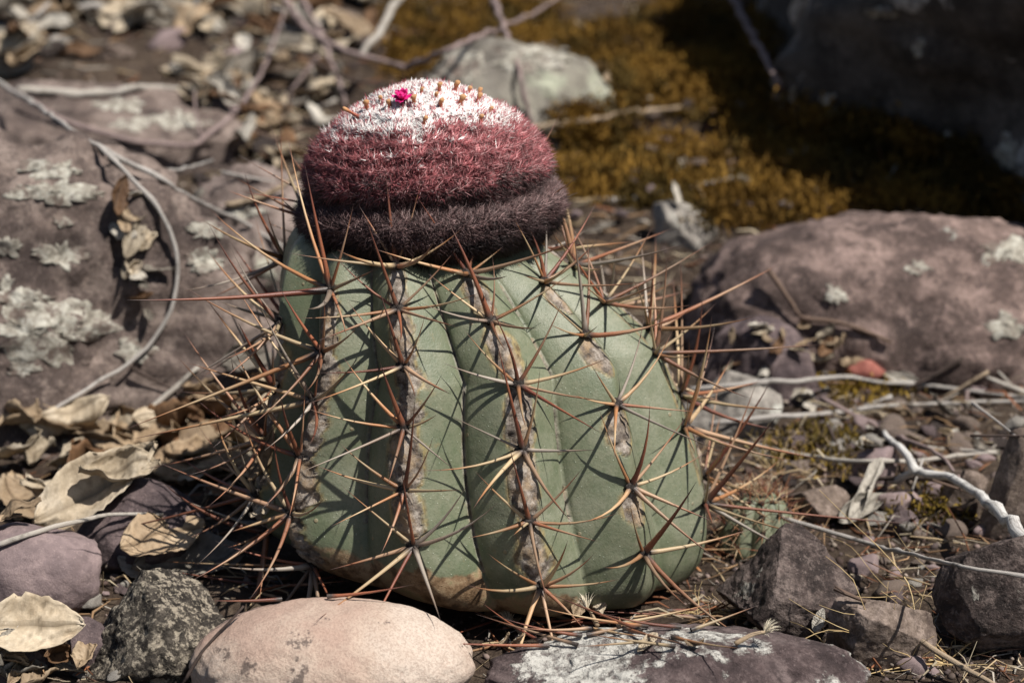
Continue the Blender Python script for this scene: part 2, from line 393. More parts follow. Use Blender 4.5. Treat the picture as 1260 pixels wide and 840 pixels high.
# ------------------------------------------------------------------ lichen crusts draped on the rocks
g = NG('lichen crust')
c = g.ramp(g.noise(160, 7, .75), [(.38, (.23, .205, .17)), (.5, (.42, .395, .335)), (.62, (.58, .56, .49))])
c = g.mix(g.ramp(g.noise(420, 4, .7), [(.40, .6), (.52, 0.0)]), c, (.14, .12, .095))
c = g.mix(g.ramp(g.noise(95, 7, .75), [(.50, 0.0), (.57, .95)]), c, (.155, .118, .10))
M['crust'] = g.done(c, .95, g.bump(g.noise(350, 6, .8), 1, .0012), .1)
def crust(cx, cy, rx, ry, seed, rings=10, k=80):
    rx *= 1.25; ry *= 1.25
    V, ok = [], True; rr = random.Random(seed)
    for i_ in range(rings+1):
        for j in range(k):
            a = 2*math.pi*j/k; q = i_/rings
            w_ = 1 + .36*mnoise.fractal(Vector((math.cos(a)*1.6+seed*3.7, math.sin(a)*1.6, .5)), .7, 2.1, 6)*2
            p, n, d = hit(cx + rx*q*max(w_, .3)*math.cos(a), cy + ry*q*max(w_, .3)*math.sin(a))
            if p is None: return
            V.append(p + n*((.0007 if q < .93 else -.0008) + .0005*mnoise.noise(p*170)))
    o0 = V[0].copy(); F = [(i_*k+j, i_*k+(j+1) % k, (i_+1)*k+(j+1) % k, (i_+1)*k+j) for i_ in range(1, rings) for j in range(k)]
    F += [(0, k+j, k+(j+1) % k) for j in range(k)]
    par = min((o for o in bpy.data.objects if o.get('category') in ('rock', 'boulder')), key=lambda o: rock_dist(o, o0))
    obj('lichen_crust', mesh('lichen_crust', [v - o0 for v in V], F, M['crust']), par, o0 - par.location)
def rock_dist(o, p):
    m = o.data; kd = o.get('_c'); q = p - o.location
    ok, loc, n, i_ = o.closest_point_on_mesh(q); return (loc-q).length if ok else 9
bpy.context.view_layer.update()
for q, a in enumerate([(68, 208, 28, 9), (68, 237, 38, 11), (162, 152, 18, 6), (215, 150, 26, 9), (142, 128, 24, 7), (76, 273, 9, 6), (75, 312, 24, 13), (8, 305, 14, 11), (48, 408, 58, 26), (33, 367, 28, 10), (170, 428, 24, 12),
                       (8, 348, 9, 8), (250, 322, 22, 12), (30, 455, 16, 8), (255, 285, 20, 9), (300, 260, 20, 8), (1029, 362, 10, 10), (1236, 399, 17, 12), (1240, 311, 26, 14), (1130, 330, 12, 6), (560, 85, 34, 16), (650, 70, 40, 14), (520, 130, 18, 8),
                       (1165, 195, 14, 26), (1085, 15, 14, 5), (1240, 190, 10, 16), (1130, 60, 6, 10)]):
    crust(*a, q)

# ------------------------------------------------------------------ the cactus
g = NG('cactus skin')
ck = g.attr('cork'); tn = g.attr('tan'); ed = g.attr('edge')
n1 = g.noise(45, 5, .6); n2 = g.noise(240, 5, .65); n3 = g.noise(1500, 3, .7)
green = g.ramp(n1, [(.36, (.122, .138, .082)), (.5, (.166, .176, .113)), (.64, (.215, .220, .150))])
green = g.mix(g.ramp(n2, [(.35, .35), (.6, 0.0)]), green, (.10, .135, .075))
vo = g.voro(520); dots = g.ramp(vo.outputs['Distance'], [(.06, 1.0), (.13, 0.0)])
green = g.mix(g.math('MULTIPLY', dots, .7), green, (.42, .46, .36))
vo2 = g.voro(95); spots = g.ramp(vo2.outputs['Distance'], [(.05, 1.0), (.085, 0.0)])
green = g.mix(g.math('MULTIPLY', spots, .75), green, (.30, .23, .14))
green = g.mix(g.ramp(g.noise(28, 7, .72), [(.50, 0.0), (.64, .38)]), green, (.30, .30, .23))
green = g.mix(g.ramp(g.noise(130, 7, .8), [(.60, 0.0), (.66, .6)]), green, (.24, .19, .10))
green = g.mix(g.ramp(g.noise(900, 4, .7), [(.40, .35), (.5, 0.0)]), green, (.075, .10, .055))
tanc = g.ramp(g.noise(120, 6, .7), [(.40, (.085, .048, .026)), (.48, (.22, .135, .075)), (.55, (.34, .24, .145)), (.62, (.24, .21, .11))])
c = g.mix(g.math('MULTIPLY', ed, .9), green, g.ramp(g.noise(300, 4, .7), [(.42, (.12, .07, .03)), (.55, (.33, .25, .11))]))
tmask = g.ramp(g.math('ADD', tn, g.math('MULTIPLY', g.math('SUBTRACT', g.noise(70, 6, .7), .5), .9)), [(.42, 0.0), (.58, .92)])
c = g.mix(tmask, c, tanc)
corkc = g.ramp(g.noise(260, 6, .75), [(.38, (.055, .042, .034)), (.5, (.20, .165, .135)), (.60, (.40, .35, .30))])
corkc = g.mix(g.ramp(g.noise(70, 5, .7), [(.5, 0.0), (.60, .7)]), corkc, (.40, .28, .165))
c = g.mix(ck, c, corkc)
h = g.math('ADD', g.math('MULTIPLY', n3, .35), g.math('MULTIPLY', dots, .45))
h = g.math('ADD', h, g.math('MULTIPLY', n2, .5))
h = g.math('ADD', h, g.math('MULTIPLY', g.math('MULTIPLY', ck, g.noise(420, 6, .8)), 3.2))
h = g.math('ADD', h, g.math('MULTIPLY', spots, .6))
rg = g.ramp(ck, [(0, .47), (1, .85)])
M['skin'] = g.done(c, rg, g.bump(h, .5, .0009), .4)

def spine_mat(name, base, mid, tip, attr=False):
    g = NG(name); t = g.attr('t')
    rnd = g.attr('rnd') if attr else g.oi.outputs['Random']
    fr = g.n.new('ShaderNodeMath'); fr.operation = 'FRACT'; g.l(g.math('MULTIPLY', rnd, 7.31), fr.inputs[0])
    a = g.ramp(t, [(0, (.04, .03, .027)), (.05, (.05, .035, .03)), (.13, base), (.45, base), (.72, mid), (.92, tip)])
    b = g.ramp(t, [(0, (.04, .03, .027)), (.05, (.05, .035, .03)), (.13, mid), (.30, mid), (.62, base), (.82, mid), (.95, tip)])
    c = g.mix(g.ramp(rnd, [(.45, 0.0), (.6, 1.0)]), a, b)
    hs = g.n.new('ShaderNodeHueSaturation'); g.l(c, hs.inputs['Color'])
    mr = g.n.new('ShaderNodeMapRange'); mr.inputs[3].default_value = .6; mr.inputs[4].default_value = 1.3
    g.l(fr.outputs[0], mr.inputs[0]); g.l(mr.outputs[0], hs.inputs['Value'])
    n = g.noise(500, 4, .7)
    c = g.mix(g.ramp(n, [(.5, 0.0), (.7, .45)]), hs.outputs[0], (.36, .31, .26))
    return g.done(c, .42, g.bump(n, .25, .0003), .45)
for suf, at in (('', False), ('_all', True)):
    M['sp_red'+suf] = spine_mat('red spine'+suf, (.23, .072, .032), (.14, .036, .020), (.04, .022, .020), at)
    M['sp_tan'+suf] = spine_mat('tan spine'+suf, (.47, .35, .205), (.34, .15, .06), (.10, .05, .04), at)
    M['sp_grey'+suf] = spine_mat('weathered spine'+suf, (.34, .29, .24), (.25, .185, .14), (.08, .06, .05), at)
    M['sp_mauve'+suf] = spine_mat('mauve spine'+suf, (.37, .235, .145), (.25, .095, .045), (.07, .04, .035), at)
g = NG('areole wool')
M['areole'] = g.done(g.ramp(g.noise(900, 5, .8), [(.35, (.014, .011, .010)), (.55, (.05, .042, .038)), (.7, (.20, .18, .16))]), .95, g.bump(g.noise(1400, 4, .8), 1, .0008), .1)

def spine_geo(curve, side, segs=6, k=6):
    """unit spine along +Z that bends towards +X"""
    V, T = [], []
    for i_ in range(segs+1):
        t = i_/segs; r = (1-t)**.88*1.12 if i_ < segs else .02
        if i_ == 0: r = 1.35
        c = np.array([curve*t*t, side*t*t*(1-.3*t), t])
        for j in range(k):
            a = 2*math.pi*j/k; V.append(c + np.array([.0, .0, 0]) + np.array([math.cos(a)*r, math.sin(a)*r*.85, 0])*np.array([1, 1, 0])*.0185); T.append(t)
    F = [[i_*k+j, i_*k+(j+1) % k, (i_+1)*k+(j+1) % k, (i_+1)*k+j] for i_ in range(segs) for j in range(k)]
    return np.array(V), np.array(F), np.array(T)
SPV = [spine_geo(c_, s_) for c_, s_ in ((.02, .0), (.10, .03), (.17, -.03), (.25, .04), (.06, -.06), (-.08, .03))]
SPM = {(kk, mm): mesh('spine', v, f, M['sp_'+mm], True, {'t': t}) for kk, (v, f, t) in enumerate(SPV) for mm in ('red', 'tan', 'mauve', 'grey')}

def areole_geo():
    V, F = rock_verts((1, .85, .55), 5, cuts=2, rough=.25, sub=2, freq=3); return V, F
AV, AF = areole_geo(); AREM = mesh('areole', AV*.0029, AF, M['areole'])

def interp(tab, z):
    z0 = [p[0] for p in tab]; r0 = [p[1] for p in tab]
    # smooth monotone-ish interpolation
    zz = np.linspace(z0[0], z0[-1], 400); rr = np.interp(zz, z0, r0)
    k = np.hanning(17); k /= k.sum(); rp = np.pad(rr, 8, mode='edge'); 
    rr2 = np.convolve(rp, k, 'valid')
    return np.interp(z, zz, rr2)
class Body:
    # profile: parameter t 0..1 -> (height, crest radius)
    tab = np.array([(.000, .050), (.001, .066), (.005, .0785), (.012, .0848), (.021, .0875), (.032, .0865), (.045, .0832), (.060, .0788),
                    (.074, .0738), (.086, .0680), (.097, .0610), (.107, .0530), (.114, .0460), (.119, .0390), (.122, .0300), (.123, .0180), (.1232, .002)])
    def __init__(s, scale=1.0, tilt=True):
        s.tab = s.tab.copy(); s.tab[:, 0] = s.tab[:, 0]*1.045 + .0025
        d = np.concatenate([[0], np.cumsum(np.hypot(*np.diff(s.tab, axis=0).T))]); s.d = d/d[-1]; s.sc = scale; s.tilt = tilt
        tt = np.linspace(0, 1, 500); zz = np.interp(tt, s.d, s.tab[:, 0]); rr = np.interp(tt, s.d, s.tab[:, 1])
        k = np.hanning(31); k /= k.sum()
        def sm(a): return np.convolve(np.pad(a, 15, mode='reflect', reflect_type='odd'), k, 'valid')
        s.tt, s.zz, s.rr = tt, sm(zz), np.maximum(sm(rr), .0005)
    def pt(s, th, t, shrink=0.0):
        z = np.interp(t, s.tt, s.zz); r = np.interp(t, s.tt, s.rr)*(1-shrink)
        x = r*np.sin(th); y = -r*np.cos(th)
        if s.tilt:
            z = z + np.clip(1-z/.042, 0, 1.1)*(-.15*x) + np.clip(1-z/.042, 0, 1.1)*.001
            x = x - .10*np.clip(z, 0, 1) - .45*np.clip(z-.085, 0, 1)
        return np.stack([x, y, z], -1)*s.sc
body = Body()
ribs_px = {
    'A': [(358, 402), (333, 470), (327, 538), (321, 610), (318, 672)],
    'B': [(410, 357), (390, 430), (382, 492), (375, 562), (368, 635), (380, 694)],
    'C': [(489, 328), (487, 380), (492, 450), (499, 526), (505, 603), (503, 670)],
    'D': [(578, 337), (602, 396), (625, 474), (648, 553), (662, 640), (660, 722)],
    'E': [(672, 347), (719, 413), (757, 497), (779, 597), (790, 680)],
    'F': [(753, 360), (804, 439), (845, 524), (874, 616)]}
ths = np.radians(np.linspace(-88, 88, 177)); tts = np.linspace(.06, .93, 260)
TH, TT = np.meshgrid(ths, tts); PX, PY = project(body.pt(TH, TT))
ribs = []
for k_, lst in ribs_px.items():
    sol = []
    for (x, y) in lst:
        e = (PX-x)**2 + (PY-y)**2 + (0 if k_ not in 'AF' else 60*(np.degrees(TH)-(-76 if k_ == 'A' else 66))**2/100)
        q = np.unravel_index(np.argmin(e), e.shape); sol.append((TT[q], TH[q], math.sqrt((PX[q]-x)**2+(PY[q]-y)**2)))
    sol.sort(); ta = np.array([q[0] for q in sol]); tha = np.array([q[1] for q in sol])
    p = np.polyfit(ta, tha, 2 if k_ in 'BCDE' else 1)
    print('rib', k_, [(round(a, 2), round(math.degrees(b), 1), round(c_)) for a, b, c_ in sol])
    ribs.append({'p': p, 't': list(ta), 'front': True})
for j, a in enumerate((97, 128, 159, 190, 221, 251)):
    ribs.append({'p': np.array([R(-4), R(a+2)]), 't': [.13+.02*(j % 3), .27, .42, .56, .70, .83], 'front': False})
def crest(k, t):
    n = len(ribs); wrap = (k // n)*2*math.pi
    return np.polyval(ribs[k % n]['p'], np.clip(t, .12, .9)) + wrap

def valley_depth(t): return .045 + .125*sstep(.05, .35, t)*(1-.25*sstep(.8, 1, t))
NC, NR = 36, 260
def build_body(body, ribs):
    rows = np.linspace(0, 1, NR); n = len(ribs); V = []; CK = []; TN = []; ED = []
    for k in range(n):
        a, b = crest(k, rows), crest(k+1, rows)
        for j in range(NC):
            fr = j/NC; th = a + (b-a)*fr; u = 1-abs(2*fr-1)
            near = ribs[k % n] if fr < .5 else ribs[(k+1) % n]; nid = k if fr < .5 else (k+1) % n
            sh = .94*u**1.22 + .06*max(0, (u-.9)/.1)**1.5
            dep = valley_depth(rows)*sh
            # swelling between areoles, notch at each areole
            ta = np.sort(np.array(near['t'])); pos = np.interp(rows, ta, np.arange(len(ta))) ; fpos = pos-np.floor(pos)
            inside = (rows > ta[0]) & (rows < ta[-1])
            bulge = np.sin(np.pi*np.where(inside, fpos, 0))**.7*np.exp(-(u/.4)**2)
            dep = dep - .012*bulge
            nz = fbm(np.stack([th*2.5+0*rows, rows*5, 0*rows], -1), 3, 40)
            dep = dep + .006*nz
            # corky strip under each areole (positive fpos runs upward to the next areole)
            wob = fbm(np.stack([rows*26, np.full(NR, nid*7.3+u*2.5), 0*rows], -1), 4, 3)
            if nid == 4:   # separate lens scars on this rib
                wid = .27*np.clip(np.sin(np.pi*np.clip((fpos-.38)/.62, 0, 1)), 0, 1)**.7
            elif nid == 5: wid = .05*np.sin(np.pi*fpos)
            else: wid = (.21+.07*(nid in (1, 2, 3)))*np.clip(.55+.6*np.sin(np.pi*np.clip(fpos*1.05, 0, 1)), 0, 1)
            wid = wid*(1+.35*wob)*inside
            du = u*np.sign(.5-fr); cen = .03*wob
            m = sstep(0, .05, wid - abs(du-cen)); e2 = sstep(0, .07, wid+.07 - abs(du-cen))*(1-m)*inside
            CK.append(m); ED.append(e2*(wid > .03))
            dep = dep + m*(.011 + .010*fbm(np.stack([rows*95, np.full(NR, u*7.+nid), 0*rows], -1), 3, 8))
            zr = np.interp(rows, body.tt, body.zz)
            tan = np.clip(((.027 if nid in (1, 2) else .022 if nid == 3 else .014)-zr)/.012, 0, 1)
            TN.append(np.clip(tan + .35*wob*(tan > 0) + (.35*(1-u) if nid in (1, 2, 3) else 0)*(zr < .032), 0, 1))
            V.append(body.pt(th, rows, dep))
    V = np.array(V); nc = V.shape[0]
    idx = np.arange(nc*NR).reshape(nc, NR); nxt = np.roll(idx, -1, 0)
    F = np.stack([idx[:, :-1], nxt[:, :-1], nxt[:, 1:], idx[:, 1:]], -1).reshape(-1, 4)
    return V.reshape(-1, 3), F, {'cork': np.array(CK).ravel(), 'tan': np.array(TN).ravel(), 'edge': np.array(ED).ravel()}
BV, BF, BA = build_body(body, ribs)
cactus = empty('cactus')
props(cactus, 'large ribbed green cactus with long spines and a woolly red and white crown', 'cactus')
obj('body', mesh('body', BV, BF, M['skin'], True, BA), cactus)

def areole_frame(body, k, t):
    th = float(crest(k, t)); P = body.pt(np.array([th, th, th+.02, th-.02]), np.array([t, t+.01, t, t]))
    P0 = Vector(P[0]); up = (Vector(P[1])-P0).normalized(); s = (Vector(P[2])-Vector(P[3])).normalized()
    return P0, s.cross(up).normalized(), up, s     # point, outward normal, up, side (to increasing angle)
KINDS = [  # angle from up, outwards share, length, material, base thickness
    (0, .95, .031, 'red', 1.15), (-48, .42, .024, 'tan', .75), (42, .45, .024, 'mauve', .75),
    (-88, .40, .031, 'tan', .9), (86, .42, .031, 'tan', .9), (-122, .70, .032, 'tan', 1.0), (128, .70, .032, 'mauve', 1.0), (178, .80, .031, 'mauve', 1.05)]
cands = []; areoles = []
rs = random.Random(5)
for k, rb in enumerate(ribs):
    for q, t in enumerate(sorted(rb['t'])):
        P0, n, up, s = areole_frame(body, k, t)
        if n.dot(s.cross(up)) < 0: n = -n
        if n.dot(Vector((P0.x, P0.y, 0))) < 0: n = -n
        ao = None
        if rb['front'] or abs(((math.degrees(float(crest(k, t)))+180) % 360)-180) < 130:
            ao = obj('areole', AREM, cactus, P0 + n*.0003)
            ao.rotation_euler = Matrix((s, up, n)).transposed().to_euler()
        facing = n.dot((CAM-P0).normalized())
        for (a, out, L, mm, th) in KINDS:
            if rs.random() < .07: continue
            a2 = R(a + rs.gauss(0, 11)); o2 = max(.15, out + rs.gauss(0, .12))
            d = (up*math.cos(a2) + s*math.sin(a2) + n*o2).normalized()
            low = q == 0
            if low and abs(a) > 110: d = (d + n*.45).normalized()
            L2 = L*rs.uniform(.85, 1.4)*(1.3 if low and abs(a) > 110 else 1)
            if k in (0, 1, 11) and -140 < a < -40: L2 *= 1.6; th *= 1.15
            if k in (5, 6) and -5 < a < 140: L2 *= 1.65 if a > 20 else 1.2; th *= 1.1 if a > 20 else .9
            if k == 4 and 20 < a < 100: L2 *= 1.2
            if t > .7 and abs(a) < 60 and k in (0, 1, 2, 3, 4, 5, 6, 11): d = (d + Vector((0, 0, .75))).normalized(); L2 *= 1.12
            bend = up if abs(a) < 100 else n
            xax = (bend - d*bend.dot(d)).normalized(); yax = d.cross(xax)
            rot = Matrix((xax, yax, d)).transposed()
            var = rs.choice((0, 1, 1, 2, 2, 3, 4)); 
            if rs.random() < .3: mm = rs.choice(('red', 'tan', 'mauve', 'grey', 'grey'))
            if rs.random() < .05: L2 *= .5
            thick = L and (.00088*th*rs.uniform(.7, 1.2))/.0185
            cands.append(dict(P=P0, rot=rot, L=L2, th=thick, var=var, mat=mm, score=facing + rs.random()*.05 + (.0 if d.dot(CAM-P0) > 0 else -.1), ao=ao))
cands.sort(key=lambda c: -c['score'] if c['ao'] else 9)
acc = {m: [[], [], [], [], 0] for m in ('red', 'tan', 'mauve', 'grey')}
for i_, c_ in enumerate(cands):
    if i_ < 300 and c_['ao']:
        o = obj('spine', SPM[(c_['var'], c_['mat'])], c_['ao'])
        inv = (Matrix.Translation(c_['ao'].location) @ c_['ao'].rotation_euler.to_matrix().to_4x4()).inverted()
        Mw = inv @ (Matrix.Translation(c_['P']) @ c_['rot'].to_4x4())
        o.location = Mw.to_translation(); o.rotation_euler = Mw.to_euler(); o.scale = (c_['th'], c_['th'], c_['L'])
        # bends were modelled for a unit spine: keep their proportion
        o.scale = (c_['th'], c_['th'], c_['L'])
    else:
        v, f, t = SPV[c_['var']]; A = acc[c_['mat']]
        W = (v*np.array([c_['th'], c_['th'], c_['L']]))@np.array(c_['rot']).T + np.array(c_['P'])
        A[0].append(W); A[1].append(f+A[4]); A[2].append(t); A[3].append(np.full(len(t), rs.random())); A[4] += len(v)
for m_, A in acc.items():
    if A[0]:
        o = obj('spines', mesh('spines', np.concatenate(A[0]), np.concatenate(A[1]), M['sp_'+m_+'_all'], True, {'t': np.concatenate(A[2]), 'rnd': np.concatenate(A[3])}), cactus)
        o['kind'] = 'stuff'

# ---- cephalium (woolly crown)
CT = [(-.004, .034), (-.002, .0430), (.001, .0466), (.005, .0485), (.0105, .0490), (.0135, .0468), (.0160, .0428), (.0185, .0428), (.0215, .0446), (.0245, .0445),
      (.0295, .0426), (.0345, .0392), (.0395, .0346), (.0445, .0283), (.0490, .0212), (.0525, .0138), (.0545, .0070), (.0551, .001)]
CT = np.array(CT)
cd = np.concatenate([[0], np.cumsum(np.hypot(*np.diff(CT, axis=0).T))]); cd /= cd[-1]
COR = Vector((-.0195, .001, .1260)); CEROT = Euler((R(1), R(-3.5), 0)).to_matrix()
CS = .965
def ceph(th, t):
    z = np.interp(t, cd, CT[:, 0]); r = np.interp(t, cd, CT[:, 1])
    wob = fbm(np.stack([np.cos(th)*1.4, np.sin(th)*1.4, z*30], -1).reshape(-1, 3), 3, 77).reshape(np.shape(th))
    r = r*(1 + .022*wob)
    rows_ = .0007*np.sin(z*2*math.pi/.0042 + 1.5*wob)*sstep(.02, .03, z)
    r = r + rows_
    return np.stack([r*np.sin(th), -r*np.cos(th), z], -1)*CS
nth, nz_ = 160, 90
TH, TT = np.meshgrid(np.linspace(0, 2*math.pi, nth, endpoint=False), np.linspace(0, 1, nz_), indexing='ij')
CV = ceph(TH.ravel(), TT.ravel())
idx = np.arange(nth*nz_).reshape(nth, nz_); nxt = np.roll(idx, -1, 0)
CF = np.stack([idx[:, :-1], nxt[:, :-1], nxt[:, 1:], idx[:, 1:]], -1).reshape(-1, 4)
def zone(th, z, r):
    """colour of the crown: blackened old bristles below, maroon above, white wool at the top"""
    n = len(z)
    band = fbm(np.stack([np.cos(th)*3, np.sin(th)*3, z*260], -1), 4, 90)
    fine = fbm(np.stack([np.cos(th)*16, np.sin(th)*16, z*700], -1), 3, 95)
    zz = z + .0035*band
    u = r.random((n, 1))
    old = np.array([.070, .038, .037])*(.5+1.0*u) + np.array([.14, .10, .095])*(r.random((n, 1)) < .25)
    dark = np.array([.028, .018, .018])*(.5+u)
    mar = np.array([.29, .085, .092])*(.35+1.0*u) + np.array([.26, .19, .185])*(r.random((n, 1)) < .18)
    wht = np.array([.74, .71, .69])*(.9+.15*u)
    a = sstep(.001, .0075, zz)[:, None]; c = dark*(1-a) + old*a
    b = sstep(.016, .030, zz)[:, None]
    pick = r.random((n, 1)) < b
    c = np.where(pick, mar, c*(1+.9*b))
    wmask = sstep(.0385, .0440, z + .006*fine + .004*band)
    c = np.where(r.random((n, 1)) < (.97*wmask)[:, None]*np.where(fine > .28, .18, 1)[:, None], wht, c)
    return c
r_ = np.random.default_rng(3)
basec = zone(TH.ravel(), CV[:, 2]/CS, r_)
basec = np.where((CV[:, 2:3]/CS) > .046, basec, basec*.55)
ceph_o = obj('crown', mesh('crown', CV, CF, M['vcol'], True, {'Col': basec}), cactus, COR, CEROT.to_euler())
ceph_o['label'] = 'domed woolly crown, dark below, maroon in the middle, white on top'
# bristles
NB = 95000
area = np.interp(np.linspace(0, 1, 2000), cd, CT[:, 1]); cdf = np.cumsum(area); cdf /= cdf[-1]
tb = np.interp(r_.random(NB), cdf, np.linspace(0, 1, 2000)); tb = np.clip(tb, .04, .999); thb = r_.random(NB)*2*math.pi
P = ceph(thb, tb); e = .002
du = ceph(thb+.01, tb)-ceph(thb-.01, tb); dv = ceph(thb, np.clip(tb+.004, 0, 1))-ceph(thb, tb-.004)
du /= np.linalg.norm(du, axis=1, keepdims=True)+1e-12; dv /= np.linalg.norm(dv, axis=1, keepdims=True)+1e-12
N = np.cross(du, dv); N /= np.linalg.norm(N, axis=1, keepdims=True)
zb = P[:, 2]/CS
top = sstep(.038, .048, zb)[:, None]
D = N*(.75+.35*r_.random((NB, 1))) + du*r_.normal(0, .55, (NB, 1)) + dv*(r_.normal(.05, .45, (NB, 1)))
D = D*(1-top*.2) + np.array([0, 0, .5])*top
D /= np.linalg.norm(D, axis=1, keepdims=True)
L = (.0033*(.55+.8*r_.random((NB, 1))))*(1-.5*top); Wd = .00019*(.7+.6*r_.random((NB, 1)))*(1+.2*top)
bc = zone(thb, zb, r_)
isw = bc.min(1, keepdims=True) > .5; Wd = np.where(isw, Wd*1.35, Wd)
redb = (r_.random((NB, 1)) < .07*top); bc = np.where(redb, np.array([.33, .07, .09]), bc); L = np.where(redb, L*1.5, L)
cl = fbm(np.stack([np.cos(thb)*13, np.sin(thb)*13, zb*420], -1), 3, 210)[:, None]; cl2 = fbm(np.stack([np.cos(thb)*13+9, np.sin(thb)*13, zb*420], -1), 2, 230)[:, None]
L = L*np.clip(1+.45*cl, .4, 1.6); D = D + du*cl2*.7 + dv*cl*.35; D /= np.linalg.norm(D, axis=1, keepdims=True)
bc = bc*np.clip(1+.45*cl2*(1-top), .5, 1.5)
X = np.cross(D, r_.normal(size=(NB, 3))); X /= np.linalg.norm(X, axis=1, keepdims=True); Y = np.cross(D, X)
B0 = P - N*.0004
mid = B0 + D*L*.55; tipc = B0 + D*L + np.array([0, 0, -1])*L*.12
vs_ = np.stack([B0+X*Wd, B0-X*Wd*.5+Y*Wd*.87, B0-X*Wd*.5-Y*Wd*.87, tipc], 1).reshape(-1, 3)
i0 = np.arange(NB)*4
fs_ = np.stack([np.stack([i0, i0+1, i0+3], -1), np.stack([i0+1, i0+2, i0+3], -1), np.stack([i0+2, i0, i0+3], -1)], 1).reshape(-1, 3)
bo = obj('bristles', mesh('bristles', vs_, fs_, M['bristle'], False, {'Col': np.repeat(bc, 4, 0)}), ceph_o); bo['kind'] = 'stuff'

# flower and dried flower remains on the crown
CW = Matrix.Translation(COR) @ CEROT.to_4x4(); CWi = CW.inverted()
cv_w = np.array([(CW @ Vector(v))[:] for v in CV]); cb = BVHTree.FromPolygons([tuple(v) for v in cv_w], [tuple(map(int, f)) for f in CF])
g = NG('dried flower'); z_ = g.attr('t')
M['dried'] = g.done(g.ramp(z_, [(0, (.22, .06, .045)), (.5, (.40, .12, .065)), (.85, (.52, .27, .12)), (1, (.40, .22, .11))]), .7, g.bump(g.noise(900, 4, .7), .6, .0004))
g = NG('pink petal'); M['petal'] = g.done(g.ramp(g.noise(300, 3, .6), [(.3, (.50, .01, .13)), (.6, (.70, .025, .24))]), .5)
def remnant_mesh(seed):
    r = random.Random(seed); V, T, F = [], [], []; k = 7
    prof = [(0, .8), (.25, .75), (.5, .62), (.72, .85), (.9, 1.0), (1.0, .55), (.93, .2)]
    for i_, (z, rad) in enumerate(prof):
        for j in range(k):
            a = 2*math.pi*j/k; rr = rad*(1+r.uniform(-.25, .25)); V.append((math.cos(a)*rr*.00105+.0007*z*z, math.sin(a)*rr*.00105, z*.0046)); T.append(z)
    for i_ in range(len(prof)-1):
        for j in range(k): F.append((i_*k+j, i_*k+(j+1) % k, (i_+1)*k+(j+1) % k, (i_+1)*k+j))
    F.append(tuple(len(prof)*k-k+j for j in range(k)))
    return mesh('dried_flower', V, F, M['dried'], True, {'t': T})
RM = [remnant_mesh(s) for s in range(5)]
for q, (x, y, sc) in enumerate([(452, 132, 1), (468, 124, .8), (479, 130, .9), (510, 126, 1), (542, 129, .9), (566, 127, 1.05), (588, 124, 1), (518, 112, .7), (541, 110, .95), (561, 109, 1),
                         (578, 113, .8), (590, 116, .9), (521, 150, .85), (592, 148, .85), (536, 118, .7), (604, 136, .7)]):
    hp, hn, _, _ = cb.ray_cast(CAM, ray(x, y+3))
    if hp is None: continue
    o = obj('dried_flower', RM[q % 5], ceph_o)
    d = (hn*.6 + Vector((rs.uniform(-.25, .25), -.1, .9))).normalized()
    Mw = CWi @ (Matrix.Translation(hp - hn*.0011) @ d.to_track_quat('Z', 'Y').to_matrix().to_4x4())
    o.location = Mw.to_translation(); o.rotation_euler = Mw.to_euler(); o.scale = (sc*1.05,)*3
hp, hn, _, _ = cb.ray_cast(CAM, ray(442, 144))
if hp:
    o = obj('dried_flower', RM[1], ceph_o); o['label'] = 'long pale dried flower sticking out sideways'
    d = Vector((-.85, -.15, .5)).normalized(); Mw = CWi @ (Matrix.Translation(hp) @ d.to_track_quat('Z', 'Y').to_matrix().to_4x4())
    o.location = Mw.to_translation(); o.rotation_euler = Mw.to_euler(); o.scale = (.9, .9, 1.5)
hp, hn, _, _ = cb.ray_cast(CAM, ray(495, 126))
fl = obj('flower', None, ceph_o) if False else None
pv, pf = [], []
for ring, (np_, el, ln) in enumerate(((8, .35, .0034), (7, .8, .0032), (5, 1.2, .0026))):
    for j in range(np_):
        a = 2*math.pi*j/np_ + ring*.4 + rs.uniform(-.15, .15); el_ = el + rs.uniform(-.12, .12)
        d = Vector((math.cos(a)*math.cos(el_), math.sin(a)*math.cos(el_), math.sin(el_))); s = Vector((-math.sin(a), math.cos(a), 0)); b = len(pv)
        n_ = s.cross(d)
        for t, wd in ((0, .0003), (.4, .0008), (.75, .0008), (1, .0002)):
            c0 = d*ln*t - n_*(.0006*t*t)
            pv += [c0 - s*wd + n_*.0002*(-1), c0 + n_*.00025, c0 + s*wd - n_*.0002]
        for i_ in range(3):
            for q in range(2): pf.append((b+i_*3+q, b+i_*3+q+1, b+i_*3+q+4, b+i_*3+q+3))
fl = obj('flower', mesh('flower', [v[:] for v in pv], pf, M['petal']), ceph_o); fl['label'] = 'single bright magenta flower on the white wool'
Mw = CWi @ Matrix.Translation(hp + Vector((0, -.0004, .0012))); fl.location = Mw.to_translation(); fl.rotation_euler = (R(35), 0, 0); fl.scale = (1.15,)*3
md = fl.modifiers.new('thickness', 'SOLIDIFY'); md.thickness = .00012

